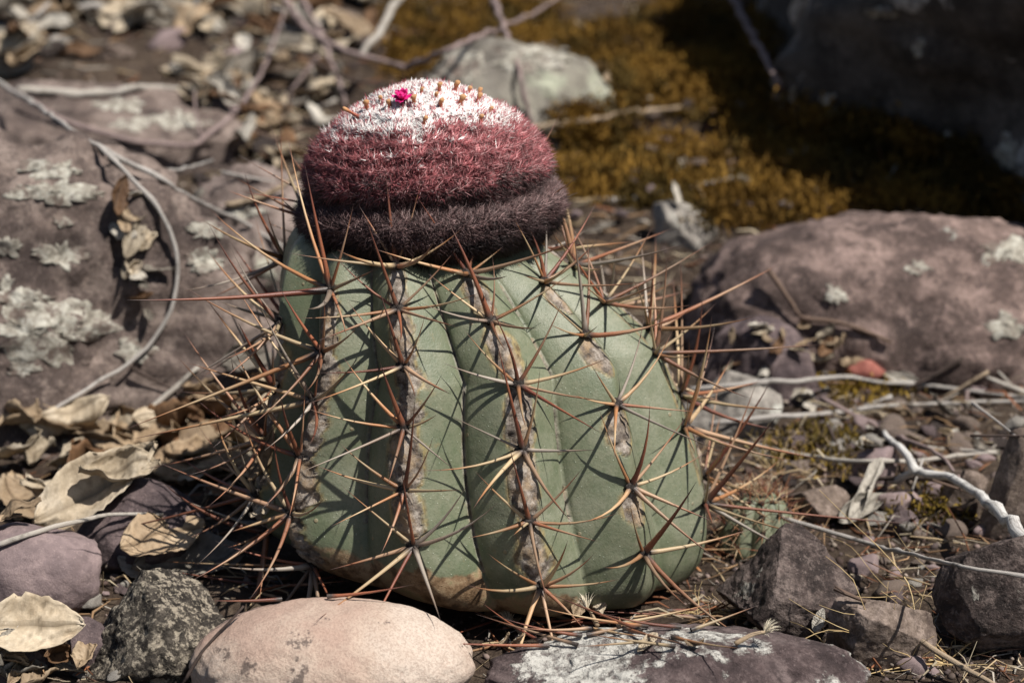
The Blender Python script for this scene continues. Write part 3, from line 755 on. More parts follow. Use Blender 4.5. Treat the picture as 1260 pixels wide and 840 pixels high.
# ---- young cactus beside it
ybody = Body(.185, False); yp = ground_hit(932, 680)
yribs = [{'p': np.array([0.0, 2*math.pi*k/10]), 't': [.2, .36, .52, .68, .84, .93], 'front': True} for k in range(10)]
young = empty('young_cactus', yp); props(young, 'small round green cactus offset beside the big one, among straw spines', 'cactus')
_ribs = ribs; ribs = yribs
NC, NR = 14, 70
V_, F_, A_ = build_body(ybody, yribs); A_['cork'] *= 0; A_['tan'] *= .3; A_['edge'] *= 0
obj('body', mesh('body', V_, F_, M['skin'], True, A_), young)
for k in range(10):
    for t in (.3, .48, .64, .8, .92):
        P0, n, up, s = areole_frame(ybody, k, t)
        if n.dot(Vector((P0.x, P0.y, .01))) < 0: n = -n
        if n.y > .5: continue
        ao = obj('areole', AREM, young, P0); ao.rotation_euler = Matrix((s, up, n)).transposed().to_euler(); ao.scale = (.5,)*3
        inv = (Matrix.Translation(P0) @ ao.rotation_euler.to_matrix().to_4x4()).inverted()
        for a in (0, 60, 120, 180, 240, 300):
            a2 = R(a+rs.gauss(0, 14)); d = (up*math.cos(a2)+s*math.sin(a2)+n*rs.uniform(.5, 1.1)).normalized()
            xax = (n-d*n.dot(d)).normalized(); rot = Matrix((xax, d.cross(xax), d)).transposed()
            Mw = inv @ (Matrix.Translation(P0) @ rot.to_4x4())
            o = obj('spine', SPM[(rs.choice((0, 1, 4)), rs.choice(('tan', 'tan', 'red')))], ao, (Mw.to_translation())*2, Mw.to_euler())
            th = .00024/.0185*2; o.scale = (th, th, rs.uniform(.007, .013)*2)
ribs = _ribs

# the cactus itself also carries fallen things
add_surf(BV, BF)

# ------------------------------------------------------------------ twigs
def tube(pts, rad, k=7, seed=0, bumps=.12, taper=.6, step=.0035):
    pts = [np.array(p, float) for p in pts]; P = []; S = []
    q = [2*pts[0]-pts[1]] + pts + [2*pts[-1]-pts[-2]]
    for i_ in range(1, len(q)-2):
        a, b, c, d = q[i_-1:i_+3]; n = max(2, int(np.linalg.norm(c-b)/step))
        for j in range(n):
            t = j/n; P.append(.5*((2*b)+(-a+c)*t+(2*a-5*b+4*c-d)*t*t+(-a+3*b-3*c+d)*t**3))
    P.append(pts[-1]); P = np.array(P); n = len(P)
    s = np.concatenate([[0], np.cumsum(np.linalg.norm(np.diff(P, axis=0), axis=1))])
    w_ = fbm(np.stack([s*55, np.full(n, seed*1.7), 0*s], -1), 3, seed); w2 = fbm(np.stack([s*55, 0*s, np.full(n, seed*2.3)], -1), 3, seed+9)
    P = P + np.stack([w_, 0*w_, w2], -1)*rad*.55
    T = np.gradient(P, axis=0); T /= np.linalg.norm(T, axis=1, keepdims=True)
    up = np.array([.13, .3, 1.0]); X = np.cross(T, up); X /= np.linalg.norm(X, axis=1, keepdims=True)+1e-9; Y = np.cross(T, X)
    rr = rad*(1-(1-taper)*s/s[-1])
    kn = np.random.default_rng(seed).random(n) < .045*step/.0035      # knots
    kb = np.convolve(kn.astype(float), np.array([.3, 1, .3]), 'same')
    ang = np.arange(k)*2*math.pi/k; V = []
    A1 = np.tile(s[:, None], (1, k)); A2 = np.tile(ang[None], (n, 1))
    bn = fbm(np.stack([A1.ravel()*200, np.cos(A2).ravel()*1.3+seed, np.sin(A2).ravel()*1.3], -1), 3, seed+4).reshape(n, k)
    rv = rr[:, None]*(1 + bumps*bn + .45*kb[:, None])
    V = P[:, None, :] + (np.cos(A2)*rv)[..., None]*X[:, None] + (np.sin(A2)*rv)[..., None]*Y[:, None]
    i0 = np.arange(n*k).reshape(n, k); i1 = np.roll(i0, -1, 1)
    F = np.stack([i0[:-1], i1[:-1], i1[1:], i0[1:]], -1).reshape(-1, 4).tolist()
    F.append(list(range(k))[::-1]); F.append([(n-1)*k+j for j in range(k)])
    return V.reshape(-1, 3), F, np.stack([A1.ravel(), A2.ravel()], -1)
_tw = [0]
def path(pp, rad, lift=0.0, free=()):
    """points where the line of sight meets the stones, lifted on to them; in between the twig spans"""
    q = []
    for (a, b), (c, d) in zip(pp[:-1], pp[1:]):
        n = max(1, int(math.hypot(c-a, d-b)/16)); q += [(a+(c-a)*k/n, b+(d-b)*k/n) for k in range(n)]
    q.append(pp[-1]); D = np.array([hit(x, y)[2] or 1.5 for x, y in q]); n = len(D)
    E = np.array([D[max(0, k-2):k+3].min() for k in range(n)])
    E = np.array([E[max(0, k-2):k+3].mean() for k in range(n)]); E = np.minimum(E, D)
    # keep the drawn corners, thin out the rest
    keep = [k for k in range(n) if k % 3 == 0 or k == n-1]
    return [CAM + ray(*q[k])*(E[k] - rad*1.1 - lift) for k in keep]
def make_twig(name, label, limbs, mat, group=None, cat='twig', lift=0.0):
    """limbs: list of (pixel path, thickness in px); the first is the main stem"""
    _tw[0] += 1; root = None
    for j, (pp, wpx) in enumerate(limbs):
        p0 = hit(*pp[len(pp)//2])[2] or 1.0; rad = wpx/2*p0/FPX
        P = path(pp, rad, lift)
        if j > 0:       # branches start in the stem
            st = min(stem, key=lambda q: (q-P[0]).length); P[0] = st
        else:
            stem = []
            for a, b in zip(P[:-1], P[1:]): stem += [a.lerp(b, t/6) for t in range(7)]
        o0 = P[0]; V, F, A = tube([p - o0 for p in P], rad, 7, _tw[0]*3+j)
        m = mesh(name if j == 0 else 'side_branch', V, F, M[mat], True, {'along': A[:, 0], 'around': A[:, 1]})
        if j == 0: root = props(obj(name, m, None, o0), label, cat, group)
        else: obj('side_branch', m, root, o0 - root.location)
    return root

TW = [
 ('forked_twig', 'long forked grey twig curving over the red brown bedrock', [([(-10, 96), (60, 140), (122, 183), (150, 205), (190, 250), (218, 310), (220, 352), (203, 405), (160, 447), (105, 482), (48, 516)], 8), ([(122, 183), (182, 212), (238, 244), (300, 275), (350, 305)], 7), ([(150, 203), (196, 213), (262, 197)], 5)], 'wood_grey'),
 ('bent_twig', 'brown twig bent in a wide hook across the brown slab', [([(25, 118), (80, 150), (165, 176), (238, 176), (275, 152), (310, 112), (332, 65), (350, 15)], 7), ([(240, 176), (240, 112)], 3)], 'wood_mauve'),
 ('straight_twig', 'pale straight twig lying across the brown slab', [([(20, 112), (120, 113), (190, 105), (232, 110)], 9)], 'wood_pale'),
 ('crooked_twig', 'mauve crooked twig with a long dark side branch above the crown', [([(345, -10), (365, 32), (420, 62), (470, 72), (498, 84)], 9), ([(498, 84), (560, 58), (610, 36), (650, 20), (690, -8)], 6)], 'wood_mauve'),
 ('slender_twig', 'short dark curved twig just above the crown', [([(372, 66), (395, 82), (430, 98), (490, 105)], 5)], 'wood_dark'),
 ('straight_twig', 'mauve twig standing behind the magenta flower', [([(368, -10), (395, 45), (412, 90), (424, 130)], 7)], 'wood_mauve'),
 ('straight_twig', 'thick pale stick leaning among leaves above the crown', [([(496, -10), (470, 30), (448, 66)], 11)], 'wood_pale'),
 ('straight_twig', 'mauve upright twig crossing the flat grey stone', [([(603, -10), (622, 38), (640, 90), (656, 160)], 9)], 'wood_mauve'),
 ('straight_twig', 'tan stick lying along the edge of the orange moss', [([(640, 160), (730, 145), (848, 130)], 8)], 'wood_tan'),
 ('straight_twig', 'mauve twig leaning on the dark boulder', [([(896, -10), (925, 40), (962, 108)], 9)], 'wood_mauve'),
 ('bent_twig', 'grey twig on the moss next to the upper spines', [([(735, 250), (800, 240), (850, 232), (902, 218)], 9)], 'wood_grey'),
 ('bent_twig', 'tan twig on the lichen stone close to the crown', [([(275, 252), (330, 240), (378, 210)], 9)], 'wood_tan'),
 ('straight_twig', 'long straight grey twig lying nearest the red pebble', [([(850, 478), (950, 470), (1050, 465), (1150, 474), (1275, 491)], 7)], 'wood_grey'),
 ('straight_twig', 'grey twig with kinks under the straight grey twig', [([(870, 522), (940, 513), (1010, 510), (1075, 500), (1160, 497), (1275, 494)], 7)], 'wood_grey'),
 ('straight_twig', 'long thin grey twig bowed down over the gravel', [([(878, 536), (950, 555), (1040, 566), (1120, 566), (1226, 557)], 7), ([(1226, 557), (1170, 552), (1105, 546)], 5)], 'wood_pale'),
 ('bleached_branch', 'thick bleached white branch with peeling bark and a fork', [([(1290, 690), (1240, 640), (1200, 605), (1165, 588), (1130, 578)], 16), ([(1130, 580), (1092, 594)], 10), ([(1126, 578), (1112, 552), (1090, 532)], 11)], 'wood_white'),
 ('bent_twig', 'grey brown twig leading into the bleached branch', [([(1010, 489), (1050, 506), (1090, 532)], 6), ([(1100, 518), (1135, 540), (1160, 565), (1180, 588)], 6)], 'wood_mauve'),
 ('long_twig', 'long thin grey twig leaning from the spines over the dark rocks', [([(872, 602), (940, 632), (1010, 652), (1080, 672), (1150, 688), (1275, 714)], 6)], 'wood_grey'),
 ('straight_twig', 'knotted pale twig lying over the purple stone', [([(-10, 674), (50, 652), (130, 631), (200, 634)], 7)], 'wood_pale'),
 ('slender_twig', 'thin dark twig reaching into the left spines', [([(163, 452), (210, 478), (262, 496)], 4)], 'wood_dark'),
 ('straight_twig', 'pale stick slanting under the left spines', [([(168, 518), (205, 485), (245, 452)], 9)], 'wood_pale'),
 ('bent_twig', 'brown root like twig lying along the pink slab', [([(944, 330), (968, 362), (990, 396)], 7)], 'wood_brown'),
 ('straight_twig', 'thin reddish brown twig at the foot of the pink slab', [([(985, 392), (1040, 400), (1096, 420)], 7)], 'wood_brown'),
 ('slender_twig', 'short black stick beside the hanging grey leaf', [([(1185, 440), (1160, 462), (1100, 480)], 6)], 'wood_dark'),
 ('forked_twig', 'small pale forked twig on the pink slab edge', [([(1275, 488), (1235, 480), (1213, 464)], 7), ([(1245, 483), (1228, 456)], 4)], 'wood_pale'),
 ('straight_twig', 'thin dark root running past the cream pebble', [([(225, 842), (250, 800), (300, 745)], 5)], 'wood_dark'),
 ('straight_twig', 'short brown stick lying on the dark chipped slab', [([(1025, 722), (1065, 741)], 7)], 'wood_brown'),
 ('straight_twig', 'tan stalk rising out of the dry grass tuft', [([(1135, 790), (1180, 818), (1230, 845)], 8)], 'wood_tan'),
 ('crooked_twig', 'grey crooked twig among the leaves above the brown slab', [([(60, 20), (110, 8), (160, 15), (205, 25)], 9)], 'wood_grey'),
 ('straight_twig', 'grey stub standing in the leaves above the brown slab', [([(240, -10), (241, 28)], 9)], 'wood_grey'),
]
for nm, lb, limbs, mt in TW: make_twig(nm, lb, limbs, mt, lift=.028 if nm == 'long_twig' else .10 if 'above the crown' in lb else 0)

rt = random.Random(77)
SIDE = {'wood_grey': 'grey', 'wood_brown': 'brown', 'wood_mauve': 'mauve', 'wood_dark': 'blackish', 'wood_pale': 'pale', 'wood_tan': 'tan'}
for k in range(34):
    if k < 16: x, y, lbz, gp = rt.uniform(0, 460), rt.uniform(0, 60), 'stick in the litter behind the slabs', 'sticks behind the slabs'
    elif k < 24: x, y, lbz, gp = rt.uniform(260, 420), rt.uniform(60, 220), 'stick in the litter beside the crown', 'sticks beside the crown'
    else: x, y, lbz, gp = rt.uniform(960, 1240), rt.uniform(470, 600), 'stick in the rubble around the bleached branch', 'sticks around the bleached branch'
    a = rt.uniform(0, math.pi); L_ = rt.uniform(22, 60); mt = rt.choice(list(SIDE)); wpx = rt.uniform(3, 6.5)
    pp = [(x+math.cos(a)*L_*q+rt.uniform(-4, 4), y+math.sin(a)*.45*L_*q+rt.uniform(-3, 3)) for q in (-1, -.3, .35, 1)]
    make_twig('twig_piece', ('thick ' if wpx > 4.8 else 'thin ')+('long ' if L_ > 40 else 'short ')+SIDE[mt]+' '+lbz, [(pp, wpx)], mt, gp)

# ------------------------------------------------------------------ leaves
def leaf_geo(L, W, curl, bend, crump, seed, nu=26, nv=12, tip=.8, pleat=.02):
    u = np.linspace(-1, 1, nu); v = np.linspace(-1, 1, nv+1); U, Vv = np.meshgrid(u, v, indexing='ij')
    wd = np.power(np.clip(1-np.abs(U)**2.2, 0, 1), tip)*(1-.18*U); wd = np.maximum(wd, .015)
    edge = 1 + .10*fbm(np.stack([U.ravel()*9, np.sign(Vv).ravel()*3+seed, 0*U.ravel()], -1), 3, seed).reshape(U.shape)
    s = Vv*wd*edge*W/2
    a = curl*2/W; ang = s*a
    y = np.sin(ang)/a if abs(a) > 1e-6 else s
    z = (1-np.cos(ang))/a if abs(a) > 1e-6 else 0*s
    x = U*L/2
    ph = (U*5.5 - np.abs(Vv)*.9) % 1
    vein = np.clip(1-np.abs(ph-.5)*9, 0, 1)*(np.abs(Vv) < .93); mid = np.clip(1-np.abs(Vv)*nv*.55, 0, 1)
    z = z + pleat*W*(np.abs(ph-.5)*2-.5)*np.abs(Vv)**.5 - pleat*W*mid
    Q = np.stack([U.ravel()*1.7+seed*5.1, Vv.ravel()*1.1, 0*U.ravel()], -1)
    z = z + crump*W*fbm(Q, 3, seed+3).reshape(U.shape)
    y = y + crump*.5*W*fbm(Q+9, 2, seed+6).reshape(U.shape)
    if abs(bend) > 1e-6:
        b = bend*2/L; xa = x*b; r = 1/b - z; x, z = np.sin(xa)*r, 1/b - np.cos(xa)*r
    P = np.stack([x, y, z], -1); n = nu*(nv+1)
    du = np.gradient(P, axis=0); dv = np.gradient(P, axis=1); N = np.cross(du, dv); N /= np.linalg.norm(N, axis=2, keepdims=True)+1e-12
    th = .00012
    VV = np.concatenate([(P+N*th).reshape(-1, 3), (P-N*th).reshape(-1, 3)])
    i = np.arange(n).reshape(nu, nv+1)
    F = np.stack([i[:-1, :-1], i[1:, :-1], i[1:, 1:], i[:-1, 1:]], -1).reshape(-1, 4)
    ring = np.concatenate([i[:, 0], i[-1, 1:], i[::-1, -1][1:], i[0, ::-1][1:-1]]); r2 = np.roll(ring, -1)
    F = np.concatenate([F, F[:, ::-1]+n, np.stack([r2, ring, ring+n, r2+n], -1)])
    ve = np.tile(np.maximum(vein*.8, mid).ravel(), 2)
    # petiole
    return VV, F, ve
def leaf(name, label, x, y, Lpx, wr=.5, yaw=0, pitch=0, roll=0, curl=.6, bend=.3, crump=.12, mat='leaf_tan', seed=0, group=None, lift=0, **kw):
    p, n, d = hit(x, y)
    if p is None: return
    L = Lpx*d/FPX
    V, F, ve = leaf_geo(L, L*wr, curl, bend, crump, seed, **kw)
    q = n.lerp(Vector((0, 0, 1)), .55).normalized()
    base = Vector((0, 0, 1)).rotation_difference(q).to_matrix()
    E = np.array(base @ Euler((R(roll), R(pitch), R(yaw)), 'XYZ').to_matrix()); V = V@E.T
    low = V@np.array(q); off = -low.min() - L*.04 + lift
    o = obj(name, mesh(name, V, F, M[mat], True, {'vein': ve}), None, p + q*min(off, L*.30))
    return props(o, label, 'leaf', group)
# big leaves one can tell apart
LV = [
 ('large pleated cream leaf with ribbed veins on the dark violet stone', 130, 618, 175, .48, 24, -6, 42, .9, .4, 'leaf_cream', 1),
 ('flat cream leaf lying behind the ribbed leaf', 125, 555, 130, .62, -10, 0, 15, .4, .2, 'leaf_cream', 2),
 ('broad cream leaf with ragged edge leaning over the mauve chip', 36, 790, 125, .66, 10, -12, 42, .9, .4, 'leaf_cream', 3),
 ('tan leaf lying flat beside the dark crumpled leaf', 200, 668, 110, .60, 30, 0, 14, .4, .2, 'leaf_tan', 4),
 ('dark grey crumpled leaf in the shade of the left spines', 235, 705, 140, .62, 22, 4, 28, .9, .4, 'leaf_grey', 5),
 ('grey leaf hanging point down from the twigs', 1156, 515, 70, .42, 95, 0, 60, .7, .3, 'leaf_grey', 6),
 ('pale leaf rolled into a tube beside the mauve stones', 1066, 628, 104, .36, 58, -25, 10, 2.3, .2, 'leaf_white', 7),
 ('pale folded leaf leaning on the rolled leaf', 1044, 634, 78, .5, 52, -25, -15, 1.6, .2, 'leaf_white', 8),
 ('tiny whitish oval leaf with dark veins on the dark red brown rock', 1004, 766, 30, .52, 75, -35, 20, .4, .1, 'leaf_white', 9),
 ('pale rounded leaf resting on the pinkish grey stone', 1066, 552, 44, .5, 5, 0, 20, .5, .2, 'leaf_white', 10),
 ('curled brown leaf tucked below the broad cream leaf', 60, 815, 70, .5, 62, 10, 40, 1.6, .6, 'leaf_brown', 11),
 ('small tan leaf rolled up beside the broad cream leaf', 25, 828, 60, .5, 70, 0, 10, 1.9, .5, 'leaf_tan', 12),
 ('whitish leaf scrap beside the tan flat leaf', 165, 700, 46, .6, -20, 0, 10, .5, .2, 'leaf_white', 13),
 ('rust brown leaf standing on the bedrock beside the forked twig', 148, 255, 60, .5, 80, -20, 70, 1.0, .5, 'leaf_brown', 14),
 ('cream leaf curled on the bedrock below the rust brown leaf', 166, 300, 62, .4, 70, -15, 50, .9, .3, 'leaf_cream', 15),
 ('orange brown curled leaf on the back slab', 95, 72, 60, .42, 25, 0, 30, 1.4, .4, 'leaf_brown', 16),
 ('large tan rolled leaf lying at the back among sticks', 205, 28, 110, .42, -5, 0, 20, 1.5, .3, 'leaf_tan', 17),
 ('cream leaf lying at the end of the pale straight twig', 235, 95, 80, .4, -15, 0, 20, 1.0, .3, 'leaf_cream', 18),
 ('pale leaf shard standing in the moss next to the upper spines', 830, 250, 42, .34, 100, -30, 30, .8, .1, 'leaf_white', 19),
 ('whitish split leaf beside the red pebble', 1108, 470, 44, .4, -25, 0, 25, .8, .3, 'leaf_white', 20),
 ('rust coloured leaf at the foot of the pink slab', 1018, 432, 36, .5, 40, 0, 40, 1.0, .4, 'leaf_brown', 21)]
for (lb, x, y, L_, wr, yaw, pi, ro, cu, be, mt, sd) in LV:
    leaf('dead_leaf', lb, x, y, L_, wr, yaw, pi, ro, cu, be, .10, mt, sd, lift=.008 if sd == 2 else .003, pleat=.06 if sd == 1 else .02)
# leaf heaps
def heap(n, poly, label, group, sizes, mats, seed, up=0.0):
    r = random.Random(seed); k = 0
    xs = [p[0] for p in poly]; ys = [p[1] for p in poly]
    def inside(x, y):
        c = False
        for (x1, y1), (x2, y2) in zip(poly, poly[1:]+poly[:1]):
            if (y1 > y) != (y2 > y) and x < (x2-x1)*(y-y1)/(y2-y1)+x1: c = not c
        return c
    while k < n:
        x, y = r.uniform(min(xs), max(xs)), r.uniform(min(ys), max(ys))
        if not inside(x, y): continue
        sz = r.uniform(*sizes); cu = r.choice((-1, 1, 1))*r.uniform(.5, 2.0); mt = r.choice(mats)
        lb2 = ('large ' if sz > (sizes[0]+sizes[1])/2 else 'small ') + ('tightly rolled ' if abs(cu) > 1.5 else 'humped ' if cu < 0 else 'cupped ' if cu > 1 else 'flattish ') + {'leaf_white': 'bleached'}.get(mt, mt[5:]) + ' ' + label
        leaf('dead_leaf', lb2, x, y, sz, r.uniform(.36, .66), r.uniform(0, 360), r.uniform(-28, 28), r.uniform(-40, 40), cu, r.uniform(-.6, .9),
             r.uniform(.08, .2), mt, 100+seed*50+k, group, lift=r.uniform(0, .006)+up); k += 1
MX = ['leaf_cream', 'leaf_cream', 'leaf_tan', 'leaf_tan', 'leaf_brown', 'leaf_grey', 'leaf_white']
heap(36, [(-10, 505), (60, 500), (150, 515), (230, 500), (300, 560), (300, 600), (200, 600), (120, 610), (40, 660), (-10, 650)], 'dead leaf in the leaf heap between bedrock and cactus', 'leaf heap between bedrock and cactus', (60, 120), MX[:5], 1)
heap(16, [(225, 470), (330, 440), (330, 640), (260, 640), (240, 560)], 'dead leaf caught below the left spines of the cactus', 'leaves under the left spines', (45, 85), MX, 2)
heap(70, [(250, 60), (345, 40), (420, 60), (420, 130), (372, 215), (320, 215), (270, 150), (235, 130)], 'dead leaf in the litter left of the crown', 'leaves in the litter left of the crown', (30, 75), MX, 3)
heap(85, [(-10, -10), (480, -10), (470, 50), (330, 50), (120, 40), (60, 70), (-10, 80)], 'dead leaf in the litter at the back of the slabs', 'leaves at the back of the slabs', (40, 95), MX, 4)
heap(14, [(130, 250), (175, 240), (200, 330), (190, 420), (150, 330)], 'dead leaf caught in the crack of the bedrock', 'leaves in the bedrock crack', (24, 50), MX, 5)
heap(20, [(-10, 755), (100, 800), (110, 850), (-10, 850)], 'dead leaf among the stones below the purple stone', 'leaves below the purple stone', (26, 60), MX, 6)
heap(18, [(880, 400), (1060, 395), (1060, 470), (990, 460), (900, 500)], 'dead leaf in the gap along the foot of the pink slab', 'leaves along the pink slab', (18, 38), MX, 7)
heap(24, [(960, 470), (1260, 490), (1260, 570), (1150, 600), (980, 590)], 'leaf scrap between the straight grey twigs', 'leaf scraps between the grey twigs', (18, 40), MX, 8)
heap(22, [(740, 90), (1100, 130), (1050, 270), (740, 270)], 'leaf scrap lying on the orange moss', 'leaf scraps on the moss', (18, 34), ['leaf_white', 'leaf_cream', 'leaf_grey', 'leaf_tan'], 9, up=.010)
heap(12, [(590, 750), (860, 745), (860, 800), (600, 800)], 'leaf scrap under the front of the cactus', 'scraps under the cactus front', (18, 34), ['leaf_tan', 'leaf_cream', 'leaf_brown'], 10)

# ------------------------------------------------------------------ pebbles one can tell apart
PEB = [mesh('pebble', *rock_verts((1, .8, .6), 200+q, cuts=10, rough=.09, sub=3, lo=.5), M[['brown', 'purple', 'purple_dark', 'grey', 'dark_rock'][q % 5]]) for q in range(15)]
PCW = ['brown', 'pale mauve', 'dark violet', 'grey', 'blackish']; PSZ = ['tiny', 'small', 'larger']
def pebbles(n, box_, label, group, rng_, seed):
    r = random.Random(seed)
    for k in range(n):
        x, y = r.uniform(box_[0], box_[2]), r.uniform(box_[1], box_[3]); p, nn, d = hit(x, y)
        if p is None or abs(p.z-gz1(p.x, p.y)) > .004: continue
        s = r.uniform(*rng_)/2*d/FPX
        qi = r.randrange(15)
        o = obj('pebble', PEB[qi], None, p + Vector((0, 0, s*.15 + (.006 if seed == 5 else 0))), (r.uniform(-.4, .4), r.uniform(-.4, .4), r.uniform(0, 6.3)), (s,)*3)
        props(o, PSZ[int((s*2*FPX/d-rng_[0])/(rng_[1]-rng_[0])*2.99)]+' '+PCW[qi % 5]+' '+label, 'pebble', group)
pebbles(70, (940, 480, 1260, 660), 'angular pebble in the gravel around the bleached branch', 'pebbles around the bleached branch', (14, 34), 1)
pebbles(20, (870, 400, 1060, 500), 'pebble in the gap between the pink slab and the cactus', 'pebbles behind the cactus', (12, 28), 2)
pebbles(50, (960, 640, 1260, 838), 'pebble between the dark angular rocks', 'pebbles between the dark rocks', (12, 28), 3)
pebbles(40, (0, 690, 240, 838), 'pebble wedged between the left foreground stones', 'pebbles between the foreground stones', (12, 30), 4)
pebbles(24, (690, 120, 1050, 280), 'pebble half sunk in the orange moss', 'pebbles in the moss', (12, 28), 5)
pebbles(16, (240, 60, 430, 240), 'pebble in the litter left of the crown', 'pebbles left of the crown', (12, 30), 6)

pebbles(46, (960, 470, 1260, 830), 'stone in the rubble beside the bleached branch and dark rocks', 'rubble beside the dark rocks', (30, 56), 7)
pebbles(16, (860, 395, 1060, 500), 'stone in the rubble at the foot of the pink slab', 'rubble at the pink slab', (26, 50), 8)
pebbles(30, (0, 0, 480, 240), 'stone lying between the slabs and the leaf litter behind', 'rubble between the back slabs', (28, 60), 9)
# ------------------------------------------------------------------ moss, gravel, litter, grass
def scatter(n, box_, r, keep=None, wide=True):
    out = []
    for k in range(n):
        x, y = r.uniform(box_[0], box_[2]), r.uniform(box_[1], box_[3])
        p, nn, d = hit(x, y)
        if p is None: continue
        if keep is not None and not keep(x, y, p): continue
        out.append((p[:], nn[:], d))
    if box_[2]-box_[0] > 1200 and keep is not None and wide:     # the ground beyond what the lens sees, too
        for k in range(int(n*1.3)):
            x, y = r.uniform(-.8, 1.0), r.uniform(-.3, 1.7); p, nn = drop(x, y)
            if p is not None and keep(0, 0, p): out.append((p[:], nn[:], 1.0))
    return np.array([q[0] for q in out]), np.array([q[1] for q in out]), np.array([q[2] for q in out])
def blades(P, N, L, Wd, spread, r, cols):
    n = len(P); D = N*.6 + np.array([0, 0, .5]) + r.normal(0, spread, (n, 3)); D /= np.linalg.norm(D, axis=1, keepdims=True)
    X = np.cross(D, r.normal(size=(n, 3))); X /= np.linalg.norm(X, axis=1, keepdims=True)
    L = L[:, None]; Wd = Wd[:, None]
    V = np.stack([P - X*Wd, P + X*Wd, P + D*L*.6 + X*Wd*.8, P + D*L + np.array([0, 0, -.2])*L, P + D*L*.6 - X*Wd*.8], 1).reshape(-1, 3)
    i0 = np.arange(n)*5
    F = np.stack([np.stack([i0, i0+1, i0+2], -1), np.stack([i0, i0+2, i0+4], -1), np.stack([i0+4, i0+2, i0+3], -1)], 1).reshape(-1, 3)
    return V, F, np.repeat(cols, 5, 0)
def moss_patch(name, n, boxes, seed, keep, c1, c2, mult=14, clump=.012, low=1.0):
    r = random.Random(seed); rr = np.random.default_rng(seed); Vs, Fs, Cs, o_ = [], [], [], 0
    P, N, d = scatter(n, boxes, r, keep)
    # cushions: each spot grows a tuft, taller on cushion centres
    cush = fbm(P/clump*.8, 3, seed); h = (.004 + .010*np.clip(cush+.35, 0, 1.2))*low
    P2 = np.repeat(P, mult, 0) + rr.normal(0, .0075, (len(P)*mult, 3))*np.array([1, 1, .3]); hh = np.repeat(h, mult)
    P2[:, 2] += hh*rr.random(len(P2))*.8
    N2 = np.repeat(N, mult, 0)
    mixv = np.clip(.5+.6*fbm(P2/.05, 3, seed+2)+rr.normal(0, .15, len(P2)), 0, 1)[:, None]
    col = np.array(c1)*(1-mixv)+np.array(c2)*mixv; dk = np.clip(1.6*fbm(P2/.028, 3, seed+8)-.1, 0, .75)[:, None]; col = col*(1-dk) + np.array([.055, .042, .014])*dk; col = col*(.7+.6*rr.random((len(P2), 1)))
    V, F, C = blades(P2, N2, (.0035+.004*rr.random(len(P2)))*(.5+.5*low), (.0004+.0005*rr.random(len(P2)))*(.4+.6*low), .5, rr, col)
    o = obj(name, mesh(name, V, F, M['moss'], False, {'Col': C})); return o
def in_moss(x, y, p):
    n_ = 2.2*mnoise.noise(Vector((p.x*9, p.y*9, 3.)))
    edge = 95 if x < 780 else 60
    return y > edge*.2*(x > 690) + 12*n_ and y < 285+10*n_ and (x > 690+25*n_ or (y < 62+15*n_ and x > 575-1.2*y+30*n_)) - (y < 110)*(-20) and p.z < gz1(p.x, p.y)+.03 and n_ > -.75
props(moss_patch('moss', 5900, (480, 0, 1260, 290), 3, in_moss, (.095, .052, .012), (.235, .130, .026), 26), 'orange brown moss carpet at the foot of the dark boulder', 'moss', kind='stuff')
def ell(cx, cy, rx, ry): return lambda x, y, p: ((x-cx)/rx)**2+((y-cy)/ry)**2 < 1
props(moss_patch('moss', 130, (1000, 460, 1100, 505), 4, ell(1050, 482, 46, 17), (.17, .10, .015), (.30, .20, .04), 12, low=.45), 'yellowish moss cushion behind the straight grey twigs', 'moss', kind='stuff')
props(moss_patch('moss', 150, (955, 530, 1060, 590), 5, ell(1005, 556, 50, 24), (.12, .08, .015), (.24, .16, .035), 12, low=.45), 'olive moss cushion below the bowed thin twig', 'moss', kind='stuff')
props(moss_patch('moss', 60, (1110, 610, 1180, 650), 6, ell(1150, 628, 40, 16), (.14, .09, .015), (.25, .17, .035), 10, low=.4), 'small olive moss patch under the bleached branch', 'moss', kind='stuff')

def gravel(n, box_, seed, smin, smax, name, label, cols):
    smax *= .75
    r = random.Random(seed); rr = np.random.default_rng(seed); IV, IF = ico(1)
    P, N, d = scatter(n, box_, r, lambda x, y, p: abs(p.z-gz1(p.x, p.y)) < .0025)
    n = len(P); S = (smin+(smax-smin)*rr.random((n, 1, 1))**2.5)*(rr.uniform(.35, 1.15, (n, 1, 3)))
    jit = 1+rr.normal(0, .26, (n, len(IV), 1))
    A = rr.normal(size=(n, 3, 3)); Q = np.linalg.qr(A)[0]
    V = np.einsum('nij,nvj->nvi', Q, IV[None]*S*jit) + P[:, None] + np.array([0, 0, 1])*S[:, :, :1]*.3
    F = (IF[None] + (np.arange(n)*len(IV))[:, None, None]).reshape(-1, 3)
    C = np.array(cols)[rr.integers(0, len(cols), n)]*(rr.uniform(.5, 1.25, (n, 1)))
    return props(obj(name, mesh(name, V.reshape(-1, 3), F, M['vcol'], False, {'Col': np.repeat(C, len(IV), 0)})), label, 'gravel', kind='stuff')
GC = [(.16, .12, .10), (.20, .15, .13), (.10, .075, .07), (.27, .22, .18), (.09, .06, .05)]
gravel(1900, (860, 400, 1260, 840), 1, .0008, .0026, 'gravel', 'fine gravel between the stones beside the cactus', GC)
gravel(1100, (0, 480, 880, 840), 2, .0006, .0022, 'gravel', 'fine dark gravel and soil crumbs around the cactus base', GC)
gravel(1800, (0, 0, 1260, 400), 3, .0012, .0038, 'gravel', 'coarse blurred gravel between the slabs behind', GC)

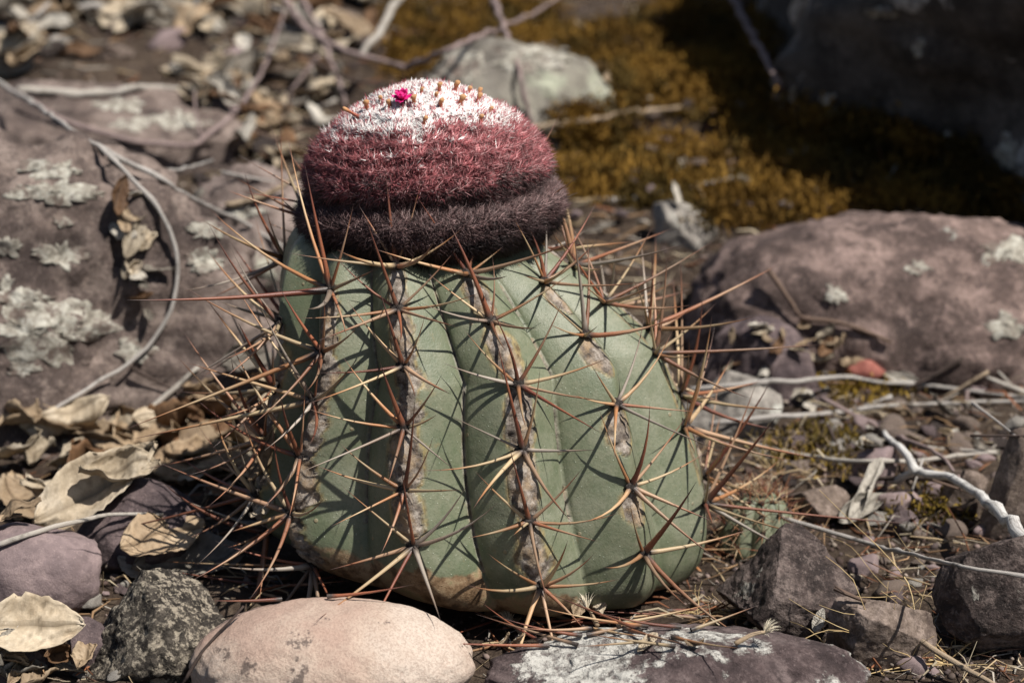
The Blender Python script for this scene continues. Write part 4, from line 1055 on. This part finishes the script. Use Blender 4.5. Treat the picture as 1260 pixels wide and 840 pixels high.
def litter(n, box_, seed, lmin, lmax, wd, name, label, cols, lift=.004):
    r = random.Random(seed); rr = np.random.default_rng(seed)
    P, N, d = scatter(n, box_, r, lambda x, y, p: abs(p.z-gz1(p.x, p.y)) < .0025 and (p.x**2+p.y**2 > .07**2))
    n = len(P); D = rr.normal(size=(n, 3)); D[:, 2] *= .22; D /= np.linalg.norm(D, axis=1, keepdims=True)
    L = rr.uniform(lmin, lmax, (n, 1)); W_ = wd*rr.uniform(.5, 1.5, (n, 1)); P = P + np.array([0, 0, 1])*rr.random((n, 1))*lift
    X = np.cross(D, np.array([0, 0, 1.])); X /= np.linalg.norm(X, axis=1, keepdims=True)+1e-9; Y = np.cross(X, D)
    bow = Y*L*rr.normal(0, .10, (n, 1)) + X*L*rr.normal(0, .10, (n, 1)); V = []
    for t, ws in ((-.5, .6), (0, 1), (.5, .25)):
        c = P + D*L*t + bow*(1-4*t*t)
        for a in (0, 2.094, 4.189): V.append(c + (X*math.cos(a)+Y*math.sin(a))*W_*ws)
    V = np.stack(V, 1).reshape(-1, 3); i0 = np.arange(n)*9; F = []
    for s_ in (0, 3):
        for a in range(3): F.append(np.stack([i0+s_+a, i0+s_+(a+1) % 3, i0+s_+3+(a+1) % 3, i0+s_+3+a], -1))
    F = np.stack(F, 1).reshape(-1, 4)
    C = np.array(cols)[rr.integers(0, len(cols), n)]*(rr.uniform(.55, 1.2, (n, 1)))
    return props(obj(name, mesh(name, V, F, M['vcol'], False, {'Col': np.repeat(C, 9, 0)})), label, 'litter', kind='stuff')
LC = [(.40, .30, .18), (.32, .20, .11), (.24, .10, .05), (.48, .40, .28), (.16, .09, .06), (.36, .32, .27)]
litter(900, (860, 420, 1260, 840), 11, .006, .022, .00035, 'plant_litter', 'thin straw and fallen spines between the stones beside the cactus', LC)
litter(330, (330, 690, 900, 840), 12, .006, .026, .00035, 'plant_litter', 'thin straw and fallen spines heaped under the cactus front', LC)
litter(450, (0, 440, 360, 840), 13, .006, .022, .0004, 'plant_litter', 'thin straw and stalk bits in the leaf heap', LC)
litter(1200, (0, 0, 1260, 420), 14, .010, .04, .0007, 'plant_litter', 'blurred stalks and bits scattered over the slabs behind', LC)

# fallen spines lying in front of the cactus, each one by itself
r = random.Random(31)
for k in range(46):
    x, y = (r.uniform(590, 880), r.uniform(752, 800)) if k < 34 else (r.uniform(310, 420), r.uniform(705, 745))
    p, nn, d = hit(x, y)
    if p is None or p.z > .03: continue
    yaw = r.gauss(0, .5) + (math.pi if r.random() < .5 else 0); el = r.uniform(.02, .16)
    dd = Vector((math.cos(yaw)*math.cos(el), math.sin(yaw)*math.cos(el), math.sin(el))); xa = Vector((0, 0, 1)); xa = (xa-dd*xa.dot(dd)).normalized()
    cs = r.choice(('red', 'red', 'tan', 'mauve')); ls = r.uniform(.024, .04)
    o = obj('fallen_spine', SPM[(r.choice((0, 1, 4)), cs)], None, p + Vector((0, 0, .0012)), Matrix((xa, dd.cross(xa), dd)).transposed().to_euler())
    o.scale = (.00062/.0185, .00062/.0185, ls); props(o, ('long ' if ls > .032 else 'short ')+{'red': 'red brown', 'tan': 'straw coloured', 'mauve': 'dull mauve'}[cs]+' shed spine lying in litter '+('under the cactus front' if k < 34 else 'beside the cream pebble'), 'spine', 'shed spines at the cactus foot')

# dry grass: one tuft of wiry stems
g = NG('straw'); M['straw'] = g.done(g.ramp(g.noise(150, 4, .6), [(.3, (.36, .24, .11)), (.6, (.52, .39, .20)), (.75, (.58, .48, .30))]), .6)
def stem_mesh(pts, rad):
    V, F, A = tube(pts, rad, 4, r.randrange(999), .05, .35, .004); return mesh('stem', V, F, M['straw'])
def tuft(name, label, bx_, by_, n, ln, px_spread, seed, up=.6):
    global r
    r = random.Random(seed); p, nn, d = hit(bx_, by_); root = empty(name, p); props(root, label, 'grass')
    for k in range(n):
        a = r.uniform(*px_spread); L = r.uniform(*ln); e = r.uniform(.15, 1.0)*up
        pts = [Vector((r.uniform(-.003, .003), r.uniform(-.003, .003), -.001))]; dirn = Vector((math.cos(a), math.sin(a)*.5-.12, e))
        for q in range(5):
            dirn = (dirn + Vector((r.uniform(-.5, .5), r.uniform(-.35, .35), r.uniform(-.5, .32)))).normalized(); pts.append(pts[-1] + dirn*L/5)
        for q in pts[1:]:
            gq = gz1(p.x+q.x, p.y+q.y)-p.z
            if q.z < gq+.002: q.z = gq+.002
        st = obj('stem', stem_mesh(pts, .00021*r.uniform(.7, 1.5)), root)
        if r.random() < .6:
            b0 = pts[2]; q2 = [b0]
            dd = Vector((r.uniform(-1, 1), r.uniform(-.4, .2), r.uniform(.1, .8))).normalized()
            for q in range(3): q2.append(q2[-1] + (dd + Vector((r.uniform(-.4, .4), 0, r.uniform(-.4, .3)))).normalized()*L*.16)
            obj('side_stem', stem_mesh(q2, .00018), st)
    return root
tuft('grass_tuft', 'dry straw coloured wiry grass tuft in front of the large angular rock', 1165, 812, 20, (.03, .075), (-.4, 3.6), 41)
tuft('grass_tuft', 'sparse dry grass wisps beside the dark chipped slab', 1085, 822, 14, (.02, .045), (0, 3.14), 42, .4)
tuft('grass_tuft', 'small straw tuft at the right foot of the cactus', 862, 762, 12, (.012, .03), (0, 3.14), 43)
tuft('grass_tuft', 'straw coloured stems tangled behind the small green cactus', 950, 575, 8, (.015, .03), (0, 3.14), 44, .8)
# dried seed heads with pale silky hairs under the cactus
def seed_head(label, x, y, yaw, L, seed):
    rr = np.random.default_rng(seed); p, nn, d = hit(x, y); root = empty('seed_head', p + Vector((0, 0, .002))); props(root, label, 'seed head')
    ax = Vector((math.cos(yaw), math.sin(yaw), .25)).normalized()
    V, F, A = tube([Vector((0, 0, 0)), ax*L*.5 + Vector((0, 0, .001)), ax*L], .0008, 8, seed, .3, .55, .001)
    obj('husk', mesh('husk', V, F, M['leaf_tan'], True, {'vein': np.zeros(len(V))}), root)
    n = 60; D = np.array(ax)[None]*1.0 + rr.normal(0, .45, (n, 3)); D /= np.linalg.norm(D, axis=1, keepdims=True)
    V, F, C = blades(np.repeat(np.array([ax*L*.8]), n, 0), D, rr.uniform(.004, .008, n), np.full(n, .00012), .15, rr, np.tile(np.array([[.62, .55, .42]]), (n, 1)))
    h_ = obj('hair_tuft', mesh('hair_tuft', V, F, M['vcol'], False, {'Col': C}), root); h_['kind'] = 'stuff'
seed_head('reddish dried seed head with pale hairs under the cactus front', 700, 768, 3.3, .014, 1)
seed_head('upright tan seed head with silky hairs beside the reddish one', 735, 778, 1.9, .012, 2)
seed_head('tan seed head with silky hairs next to the cream pebble', 645, 790, 2.2, .011, 3)
seed_head('pale seed head lying against the dark red brown rock', 905, 800, .3, .012, 4)
